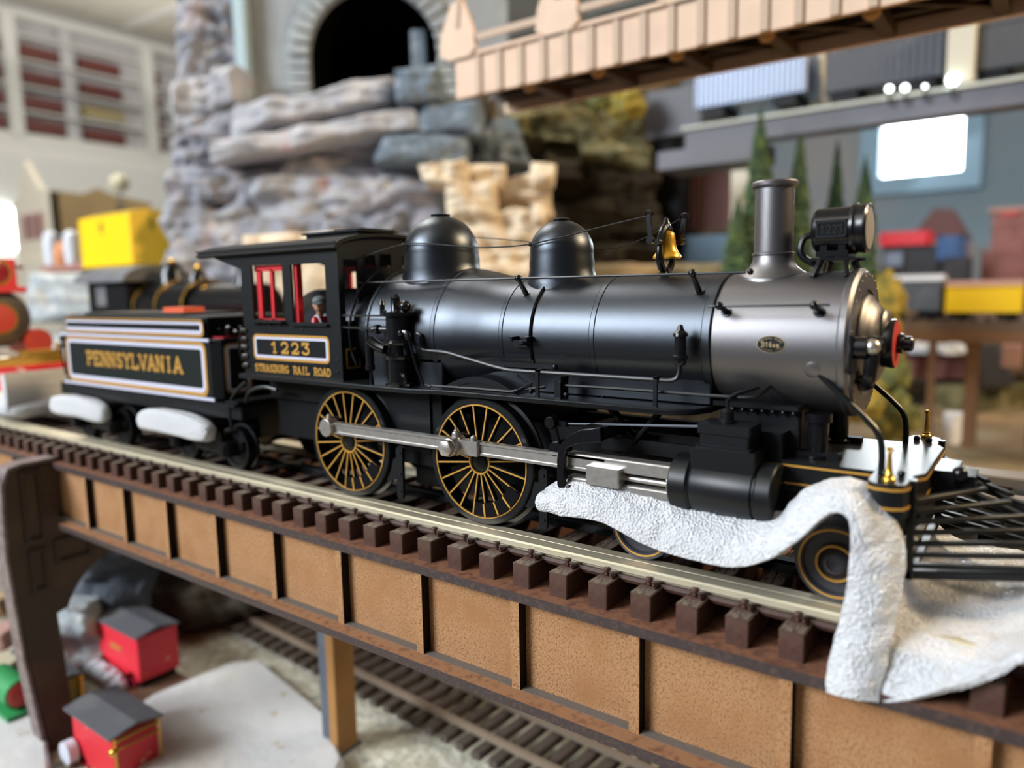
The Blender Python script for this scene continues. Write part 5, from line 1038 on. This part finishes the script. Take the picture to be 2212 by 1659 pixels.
tag(B().box(X0-3, X1+3, Ya-2, Yb+4, -1.1, Z0).build('terrace', 'bcream'), 'pale terrace block under the cream and mustard building', 'terrace')
# grey sign / low wall behind

def mini_loco(root, c, body, trim, s=1.0, cabmat='deep'):   # side-on background engine: boiler along X
    x, y, z = c
    B().lathe([(0, 1.2*s), (.1, 1.75*s), (.3, 1.8*s), (6*s, 1.75*s), (6.1*s, 1.5*s), (12*s, 1.45*s), (12.2*s, 1.2*s), (12.2*s, .01)], (x, y, z+3.6*s), XA, 40).build('boiler', body, root, ang=30)
    for q, r in ((.2, 1.86), (6.0, 1.82), (2.9, 1.83)): B().lathe([(0, (r-.1)*s), (0, r*s), (.16*s, r*s), (.16*s, (r-.1)*s)], (x+q*s, y, z+3.6*s), XA, 40, closed=True).build('band', trim, root)
    B().box(x-5.4*s, x, y-2*s, y+2*s, z+1.4*s, z+5.6*s).build('cab', cabmat, root, bevel=.06)
    for sy_ in (-1, 1): B().box(x-4.2*s, x-2.8*s, y+sy_*2*s-.03, y+sy_*2*s+.03, z+3.8*s, z+5.1*s).build('window', 'greyroof', root)
    B().prism([(y+2.5*s*math.sin(math.radians(a)), z+5.4*s+1.1*s*math.cos(math.radians(a))) for a in range(-90, 91, 15)], x-6.4*s, x+.6*s, 'X').build('roof', 'greyroof', root, ang=20)
    for q, r, h in ((2.2, .8, 2.9), (5.2, .6, 2.4)):
        B().lathe([(1.2*s, r*1.3*s), (1.6*s, r*s), (h*.8*s, r*s), (h*s, r*.6*s), (h*1.05*s, .01)], (x+q*s, y, z+3.6*s), n=24).build('dome', body, root)
        B().lathe([(0, r*.4*s), (.2*s, r*.45*s), (.4*s, .01)], (x+q*s, y, z+(3.6+h)*s), n=16).build('dome_cap', trim, root)
    B().lathe([(1.2*s, .7*s), (1.6*s, .5*s), (3.4*s, .5*s), (3.6*s, .65*s), (3.6*s, .3*s)], (x+10.2*s, y, z+3.6*s), n=24).build('smokestack', body, root)
    B().box(x-6*s, x+13*s, y-2*s, y+2*s, z+1.2*s, z+1.5*s).build('running_board', body, root)
    for q in (1.5, 5.0, 9, 11.5):
        r = 1.4*s if q < 6 else .7*s
        B().cyl((x+q*s, y-2*s, z+r), (x+q*s, y-1.6*s, z+r), r, n=28).build('wheel', 'deep', root)
c = (-36.6, 9.5, 1.75); bl_ = thing('steam_locomotive', 'glossy black model locomotive with brass boiler bands standing behind the tender', 'locomotive', c); mini_loco(bl_, c, 'gloss', 'brass', .98)
tt = thing('railway_track', 'track behind the tender under the glossy black locomotive', 'track', (-36, 9.5, -.6))
for y in (7.9, 9.5, 11.1): B().box(-75, -14, y-.2, y+.2, 1.35, 1.73).build('rail', 'lowrail', tt)
for k in range(50): B().box(-74+1.2*k, -73.5+1.2*k, 6.6, 12.4, .75, 1.35).build('tie', 'lowtie', tt)
t2 = thing('railway_track', 'empty parallel bridge track on a dark deck beyond the cowcatcher', 'track', (20, 9, -1.4))
B().box(-13.9, 60, 3.9, 13.6, -1.4, -.9).build('deck', 'stepback', t2)
for y0, y1 in ((7.9, 8.5), (10.6, 11.7)): B().prism([(y0, -.3), (y0, -.04), (y0+.05, 0), (y1-.05, 0), (y1, -.04), (y1, -.3)], -13.9, 60, 'X').build('rail', 'lowrail', t2)
for k in range(70): B().box(-13.5+1.04*k, -13.0+1.04*k, 6.4, 13.0, -.9, -.3).build('tie', 'deep', t2)
tag(B().box(-90, -14, 6.0, 12.9, -2.2, .75).build('roadbed', 'beambrown'), 'brown roadbed strip behind the tender carrying the second track', 'roadbed')
tag(B().box(-90, -24, 12, 13, -9, -2.2).build('bridge_support_wall', 'stepback'), 'dark wall carrying the track behind the tender', 'wall')

# red locomotive at left edge, same track
RL = thing('steam_locomotive', 'red and gold locomotive nose with slatted red cowcatcher at the left edge', 'locomotive', (-38, 0, 0))
R_ = lambda n, mb, m_, **k: mb.build(n, m_, RL, **k)
R_('smokebox', B().lathe([(0, 1.0), (0, 1.62), (4.0, 1.62), (4.2, 1.55), (4.25, 1.1), (4.3, .5)], (-40, 0, 5.0), XA, 48), 'smokebrown', ang=30)
R_('front_disc', B().lathe([(0, .78), (.15, .75), (.2, .01)], (-35.8, 0, 5.0), XA, 36), 'redplate'); R_('disc_ring', B().lathe([(0, .78), (0, .9), (.1, .9), (.1, .78)], (-35.8, 0, 5.0), XA, 36, closed=True), 'brass')
R_('headlight', B().box(-37.5, -35.6, -1.0, 1.0, 6.75, 8.3), 'redcar', bevel=.1); R_('headlight_shelf', B().box(-37.8, -35.2, -1.3, 1.3, 6.45, 6.75), 'redcar', bevel=.08)
R_('lens', B().lathe([(0, .62), (.1, .6), (.2, .01)], (-35.62, 0, 7.55), XA, 36), 'redlens'); R_('lens_rim', B().lathe([(0, .6), (0, .72), (.12, .72), (.12, .6)], (-35.62, 0, 7.55), XA, 36, closed=True), 'brass')
for z in (6.6, 7.9): R_('lamp_knob', B().ball((-35.5, 1.15, z), .2, 6), 'nickel')
R_('cylinder', B().cyl((-38, 1.7, 3.6), (-35.4, 1.7, 3.6), .75).cyl((-38, -1.7, 3.6), (-35.4, -1.7, 3.6), .75), 'redplate')
R_('beam', B().box(-34.2, -33.2, -2.0, 2.0, 2.5, 2.95).box(-34.4, -33.0, .2, 1.7, 2.95, 3.25).cyl((-33.5, 1.9, 2.5), (-33.5, 1.9, 3.6), .12), 'brass', bevel=.05)
R_('coupler_bar', B().bar((-33.2, -.3, 2.35), (-31.0, .45, .9), .35, .2), mat('coupler_pink', (.7, .42, .40), .4), bevel=.03)
for k in range(15):
    y = -1.85+.264*k; R_('pilot_slat', B().bar((-33.3, y, 2.4), (-30.6+abs(y)*.75, y*1.0, .75), .15, .16), 'redcar', bevel=.03)
R_('pilot_foot', B().bar((-31.9, -2.0, .7), (-30.5, 0, .7), .3, .2).bar((-31.9, 2.0, .7), (-30.5, 0, .7), .3, .2).box(-33.6, -33.1, -2.1, 2.1, 2.2, 2.5), 'redcar')

# ---------------------------------------------------------------- below the bridge: red cars
def smallcar(name, label, cpx, top, bot, lpx, rpx, Y0, side, endm, roofm, over=.25, gold=False):
    X0, X1, Ya, Yb, Z0, Z1 = pxbox(cpx, top, bot, lpx, rpx, Y0)
    t = thing(name, label, 'model car', ((X0+X1)/2, (Ya+Yb)/2, Z0)); h = Z1-Z0
    B().box(X0, X1, Ya, Yb, Z0, Z1).build('body', side, t, bevel=.04)
    B().box(X1, X1+.04, Ya+.03, Yb-.03, Z0+.03, Z1-.03).build('end_panel', endm, t)
    ym = (Ya+Yb)/2; B().prism([(Ya-over, Z1-.02), (ym, Z1+.28*(Yb-Ya)*.35), (Yb+over, Z1-.02), (Yb+over, Z1+.06), (ym, Z1+.3*(Yb-Ya)*.35+.1), (Ya-over, Z1+.06)], X0-over, X1+over, 'X').build('roof', roofm, t, ang=20)
    for f in (.2, .8):
        for y in (Ya+.1, Yb-.1): B().cyl((X0+(X1-X0)*f, y-.1, Z0-.15), (X0+(X1-X0)*f, y+.1, Z0-.15), .33*h*.6, n=20).build('wheel', 'wheelred', t)
    return t, (X0, X1, Ya, Yb, Z0, Z1)
t, d_ = smallcar('boxcar', 'small bright red boxcar with dark grey roof on the ground below the bridge', 303, 1385, 1475, 215, 388, .35, 'redcar', 'redcar2', 'greyroof', .1)
X0, X1, Ya, Yb, Z0, Z1 = d_
mb = B(); mb.box(X0+(X1-X0)*.35, X0+(X1-X0)*.6, Ya-.02, Ya, Z0+(Z1-Z0)*.5, Z0+(Z1-Z0)*.6); mb.build('gold_mark', 'gold', t)
B().box(X0+.1, X1-.1, Ya+.15, Yb-.15, Z0-.35, Z0).build('underframe', 'deep', t)
tag(pad(X0-.9, X1-.6, Ya-.9, Ya-.15, Z0-.5, Z0+.35, '', 0, 'foam_pad', 'snowfoam'), 'white bubbly foam block beside the small red boxcar below the bridge', 'foam')
# small engine near bottom
t, d_ = smallcar('toy_engine', 'small engine with dark flat roof and gold railings below the bridge, nearest the bottom edge', 252, 1600, 1700, 165, 345, -4.0, 'redcar2', 'redcar2', 'greyroof', .22)
X0, X1, Ya, Yb, Z0, Z1 = d_
mb = B()
for y in (Ya, Yb): mb.cyl((X1+.2, y, Z1), (X1+.2, y, Z0), .05, n=8)
mb.cyl((X1+.2, Ya, Z1-.12), (X1+.2, Yb, Z1-.12), .07, n=8).cyl((X1+.2, Ya, Z1-.5), (X1+.2, Yb, Z1-.5), .05, n=8)
mb.build('gold_railing', 'brass', t)
B().ball((X1+.25, Ya-.1, Z1-.5), .17, 8).build('gold_lamp', 'brass', t)
B().cyl((X0+.2, Ya-.5, Z0+.4), (X0+.2, Ya-.1, Z0+.4), .5, n=24).build('drum', 'milk', t)
t, d_ = smallcar('toy_coach', 'dark roofed coach with gold post half hidden behind the left pier', 135, 1480, 1560, 40, 178, -3.2, 'darkblob', 'bushyel', 'greyroof', .1)
X0, X1, Ya, Yb, Z0, Z1 = d_
B().cyl((X1+.1, Yb, Z1), (X1+.1, Yb, Z0), .1, n=8).build('gold_post', 'brass', t)
p = at(50, 1530, Z=GZ+.8); tg = thing('green_engine', 'green toy engine behind the left pier near the lower left corner', 'model car', tuple(p))
B().cyl(p+Vector((-2.5, 0, .7)), p+Vector((0, 0, .7)), .7, n=24).box(p.x-3, p.x+.4, p.y-.8, p.y+.8, p.z-.3, p.z).build('body', 'green', tg, ang=30); B().lathe([(0, .6), (.08, .5), (.1, .01)], p+Vector((0, 0, .7)), XA, 24).build('face_plate', 'redplate', tg)
tag(B().box(-29, -22.6, -.5, 2.4, GZ-.3, GZ+.12).build('track_base', mat('base_brown', (.20, .11, .07), .8), bevel=.1), 'brown track base carrying the small red boxcar', 'base')
for (xa, ya), (xb, yb), mt, lb, dd in (((-60, 1330), (38, 1290), 'sand', 'upper tan ledge left of the pier', 42), ((-60, 1395), (48, 1360), 'bpink', 'lower brown ledge left of the pier', 39.5), ((-60, 1460), (46, 1440), 'carcream', 'lowest pale rail like ledge left of the pier', 36.5)):
    a, b = at(xa, ya, D=dd), at(xb, yb, D=dd); tag(B().bar(a, b, 3, .9).build('plaster_ledge', mt, bevel=.15), lb, 'ledge')
tag(rock([(-80, 1205), (36, 1200), (40, 1320), (-80, 1330)], 45, 8, 'slabpave', 'plaster_bank', None, .8, 44), 'white plaster bank at the left edge behind the pier', 'bank')

# ---------------------------------------------------------------- right background
bmth = thing('elevated_beam', 'long grey elevated beam with pale roadbed on top crossing right of the rocks', 'beam', (0, 64, 18))
B().box(-21.3, 60, 60, 62.5, 20.5, 22.4).build('beam', 'beamgrey', bmth, bevel=.15)
B().box(-21.5, 60, 59.6, 69.4, 22.4, 22.7).build('roadbed', 'beamtop', bmth)
B().box(-24.5, -13.5, 59.8, 66, 18.6, 20.5).build('end_block', 'beamgrey', bmth, bevel=.3)
def pbox(name, x0, y0, x1, y1, Y, dep, mt, label, cat, bevel=.08, group=None, corr=0, par=None):
    a = at(x0, (y0+y1)/2, Y=Y); b = at(x1, (y0+y1)/2, Y=Y); xm = (x0+x1)/2; zt_ = at(xm, y0, Y=Y).z; zb_ = at(xm, y1, Y=Y).z
    mb = B().box(a.x, b.x, Y, Y+dep, zb_, zt_)
    if corr:
        n = corr
        for k in range(n): mb.box(a.x+(b.x-a.x)*(k+.15)/n, a.x+(b.x-a.x)*(k+.65)/n, Y-.25, Y, zb_+.1, zt_-.1)
    o = mb.build(name, mt, par, bevel=bevel)
    return tag(o, label, cat, group) if par is None else o
def trolley(x0, y0, x1, y1, Y, dep, mt, roofm, label, corr=0, nm='model_boxcar'):
    a = at(x0, (y0+y1)/2, Y=Y); b = at(x1, (y0+y1)/2, Y=Y); xm = (x0+x1)/2; zt_ = at(xm, y0, Y=Y).z; zb_ = at(xm, y1, Y=Y).z; h = zt_-zb_
    t = thing(nm, label, 'model car', ((a.x+b.x)/2, Y, zb_))
    mb = B().box(a.x, b.x, Y, Y+dep, zb_+h*.2, zt_-h*.12)
    for k in range(corr): mb.box(a.x+(b.x-a.x)*(k+.15)/corr, a.x+(b.x-a.x)*(k+.65)/corr, Y-.2, Y, zb_+h*.22, zt_-h*.14)
    mb.build('body', mt, t, bevel=.1)
    B().prism([(Y-.2, zt_-h*.13), (Y+dep*.25, zt_-.01), (Y+dep*.75, zt_-.01), (Y+dep+.2, zt_-h*.13)], a.x-.1, b.x+.1, 'X').build('roof', roofm, t)
    for f in (.18, .82): B().box(a.x+(b.x-a.x)*f-h*.22, a.x+(b.x-a.x)*f+h*.22, Y+.2, Y+dep-.2, zb_, zb_+h*.2).build('truck', 'deep', t, bevel=.1)
    return t
trolley(1500, 122, 1742, 238, 61, 5, 'silver', 'silver', 'silver blue ribbed car on the grey beam, left of the first cream post', 22)
trolley(1782, 70, 2040, 208, 61, 5, 'slate', 'slate', 'dark slate ribbed car on the grey beam between the two cream posts', 16)
trolley(2112, 20, 2330, 165, 61, 5, 'slate', 'slate', 'dark and silver ribbed car on the grey beam right of the wide cream post', 14)
pbox('post', 1744, 60, 1776, 222, 66.5, 1.6, 'cream', 'narrow cream post standing on the grey beam', 'post')
pbox('post', 2046, 30, 2106, 178, 59.7, 1.8, 'cream', 'wide cream post in front of the grey beam under the tan bridge', 'post')
for i, (x, y, r) in enumerate(((1921, 192, .28), (1955, 190, .28), (1998, 187, .17), (2058, 172, .48))):
    c = at(x, y, Y=59.2); lt_ = thing('lamp', ['leftmost', 'second', 'third, smallest', 'rightmost and largest'][i]+' small glowing lamp along the top edge of the grey beam', 'lamp', tuple(c), 'small lamps on the grey beam')
    B().ball(c, r, 8).build('globe', 'bulb', lt_); B().cyl(c-Vector((0, 0, r+.9)), c-Vector((0, 0, r*.8)), .1, n=8).build('stem', 'deep', lt_)
    B().bar(c+Vector((0, 0, -r-.85)), c+Vector((0, 1.4, -r-.85)), .12, .12).build('arm', 'deep', lt_)
pbox('black_column', 1405, 270, 1468, 640, 78, 4, 'deep', 'black column between the dark rocks and the brown shed', 'column')
pbox('black_truss', 1392, 190, 1520, 292, 72, 3, 'darkblob', 'black truss block at the left end of the grey beam', 'beam', .4)
pbox('cream_column', 1577, 322, 1622, 640, 74, 3, 'cream', 'cream column left of the tallest conifer under the grey beam', 'column')
sh = thing('shed', 'dark brown ribbed shed between the black column and the cream column', 'shed', tuple(at(1530, 505, Y=84)))
pbox('wall', 1480, 326, 1578, 500, 84, 8, 'mansard', '', '', corr=9, par=sh); pbox('base', 1470, 496, 1580, 600, 83, 10, 'rockdark', '', '', par=sh)
pbox('blue_crate', 1478, 508, 1572, 566, 78, 5, 'bluebox', 'dull blue crate in front of the brown shed', 'crate', .2)
# trestle deck with cars
ZD = at(2050, 690, Y=80).z
td = thing('trestle', 'brown wooden trestle table with square posts at the right edge', 'trestle', (20, 84, ZD-20))
XL = at(1885, 700, Y=80).x
B().box(XL, 75, 80, 92, ZD-1.3, ZD-.2).build('deck', 'beambrown', td, bevel=.1); B().box(XL, 75, 80, 80.6, ZD-2.6, ZD-1.3).build('skirt', 'woodpost', td)
for px, w_ in ((1950, 9), (2012, 8), (2100, 15), (2240, 14)):
    a = at(px-w_, 800, Y=80.7); b = at(px+w_, 800, Y=80.7); B().box(a.x, b.x, 80.7, 80.7+(b.x-a.x), GZ, ZD-1.3).build('post', 'woodpost', td)
for k in range(40): B().box(XL+.5+1.5*k, XL+1.1+1.5*k, 80.3, 85.5, ZD-.2, ZD+.1).build('tie', 'lowtie', td)
trolley(1898, 594, 2032, 690, 80.6, 4.6, 'postgrey', 'milk', 'grey passenger car with white roof on the trestle left of the yellow boxcar', 0, 'passenger_car')
trolley(2042, 606, 2208, 692, 80.6, 4.6, 'yellow', 'bpink', 'golden yellow boxcar standing on the trestle at right')
# things under the trestle
trolley(1915, 768, 2050, 828, 84, 4, 'brick', 'brick', 'brick red car under the trestle left of the thick post')
trolley(2044, 770, 2082, 830, 84, 4, 'brick', 'bpink', 'short red and pink car against the thick trestle post')
blob('white_dome', 1988, 760, 32, 100, 'milk', 'pale rounded dome under the trestle, left one', 'dome', .6, 21); blob('white_dome', 2052, 762, 27, 100, 'milk', 'pale rounded dome under the trestle near the thick post', 'dome', .7, 22)
a = [at(x, y, D=104) for x, y in ((2116, 742), (2152, 738), (2190, 835), (2102, 840))]
tag(B().hexa([a[3], a[2], a[2]+Vector((0, 5, 0)), a[3]+Vector((0, 5, 0)), a[0], a[1], a[1]+Vector((0, 5, 0)), a[0]+Vector((0, 5, 0))]).build('dark_hopper', 'darkblob', bevel=.3), 'dark grey sloped hopper right of the thick trestle post', 'hopper')
pbox('pink_block', 2162, 746, 2206, 794, 98, 4, 'bpink', 'dusty pink block under the trestle at the right edge', 'block', .4)
bk = rock([(1880, 800), (2300, 815), (2300, 905), (1880, 890)], 118, 14, 'stepback', 'rubble_bank', None, 1.6, 71); tag(bk, 'dark rubble bank below the trestle at right', 'bank')
bk = rock([(2090, 838), (2300, 830), (2300, 900), (2080, 905)], 108, 8, 'rockolive', 'rubble_bank', None, 1.2, 73); tag(bk, 'olive brown scrub bank right of the thick trestle post', 'bank')
pbox('blue_grey_block', 2034, 898, 2072, 960, 62, 3, 'milk', 'pale blue grey block on the sand behind the cowcatcher', 'block', .6)
# beyond the trestle: vehicles and buildings on the upper shelf
ZU_ = at(2050, 640, Y=120).z
tag(B().box(at(1890, 640, Y=120).x, 150, 118, 200, ZU_-12, ZU_).build('upper_shelf', 'beambrown'), 'brown shelf top behind the trestle carrying the brick buildings', 'shelf')
a = at(1905, 520, Y=128)
ro_ = thing('red_truck', 'long red topped vehicle behind the headlight at right', 'truck', tuple(at(1960, 600, Y=128)))
pbox('red_body', 1898, 500, 2008, 530, 128, 6, 'redcar', '', '', .6, par=ro_); pbox('chassis', 1905, 530, 2030, 600, 129, 5, 'darkblob', '', '', .3, par=ro_); pbox('grille', 1910, 545, 1950, 575, 128, 1, 'silver', '', '', .2, par=ro_)
bt = thing('blue_hopper', 'dark hopper with a bright blue tarpaulin top at right', 'hopper', tuple(at(2060, 600, Y=124)))
pbox('tarpaulin', 2022, 508, 2084, 560, 124, 6, 'bluetarp', '', '', 1.2, par=bt); pbox('bin', 2034, 556, 2092, 640, 124, 6, 'darkblob', '', '', .3, par=bt)
ms = thing('mansard_house', 'dark red mansard roofed house on the backdrop shelf at right', 'house', tuple(at(2030, 600, Y=150)))
q = [at(x, y, Y=150) for x, y in ((2012, 448), (2052, 448), (2088, 512), (1968, 512))]
B().hexa([q[3], q[2], q[2]+Vector((0, 14, 0)), q[3]+Vector((0, 14, 0)), q[0]+Vector((0, 3, 0)), q[1]+Vector((0, 3, 0)), q[1]+Vector((0, 10, 0)), q[0]+Vector((0, 10, 0))]).build('roof', 'mansard', ms); pbox('wall', 1975, 512, 2082, 640, 151, 12, 'bpink', '', '', par=ms)
br_ = thing('brick_building', 'large reddish brick building at the right edge above the yellow boxcar', 'building', tuple(at(2180, 640, Y=132)))
pbox('lower_wall', 2118, 540, 2320, 650, 131, 16, 'brick', '', '', par=br_); pbox('upper_wall', 2142, 448, 2320, 545, 133, 14, 'brick', '', '', par=br_); pbox('cornice', 2136, 444, 2320, 454, 132.4, 15, 'bpink', '', '', par=br_); pbox('sign_panel', 2165, 452, 2200, 466, 132.6, .5, 'redplate', '', '', par=br_)
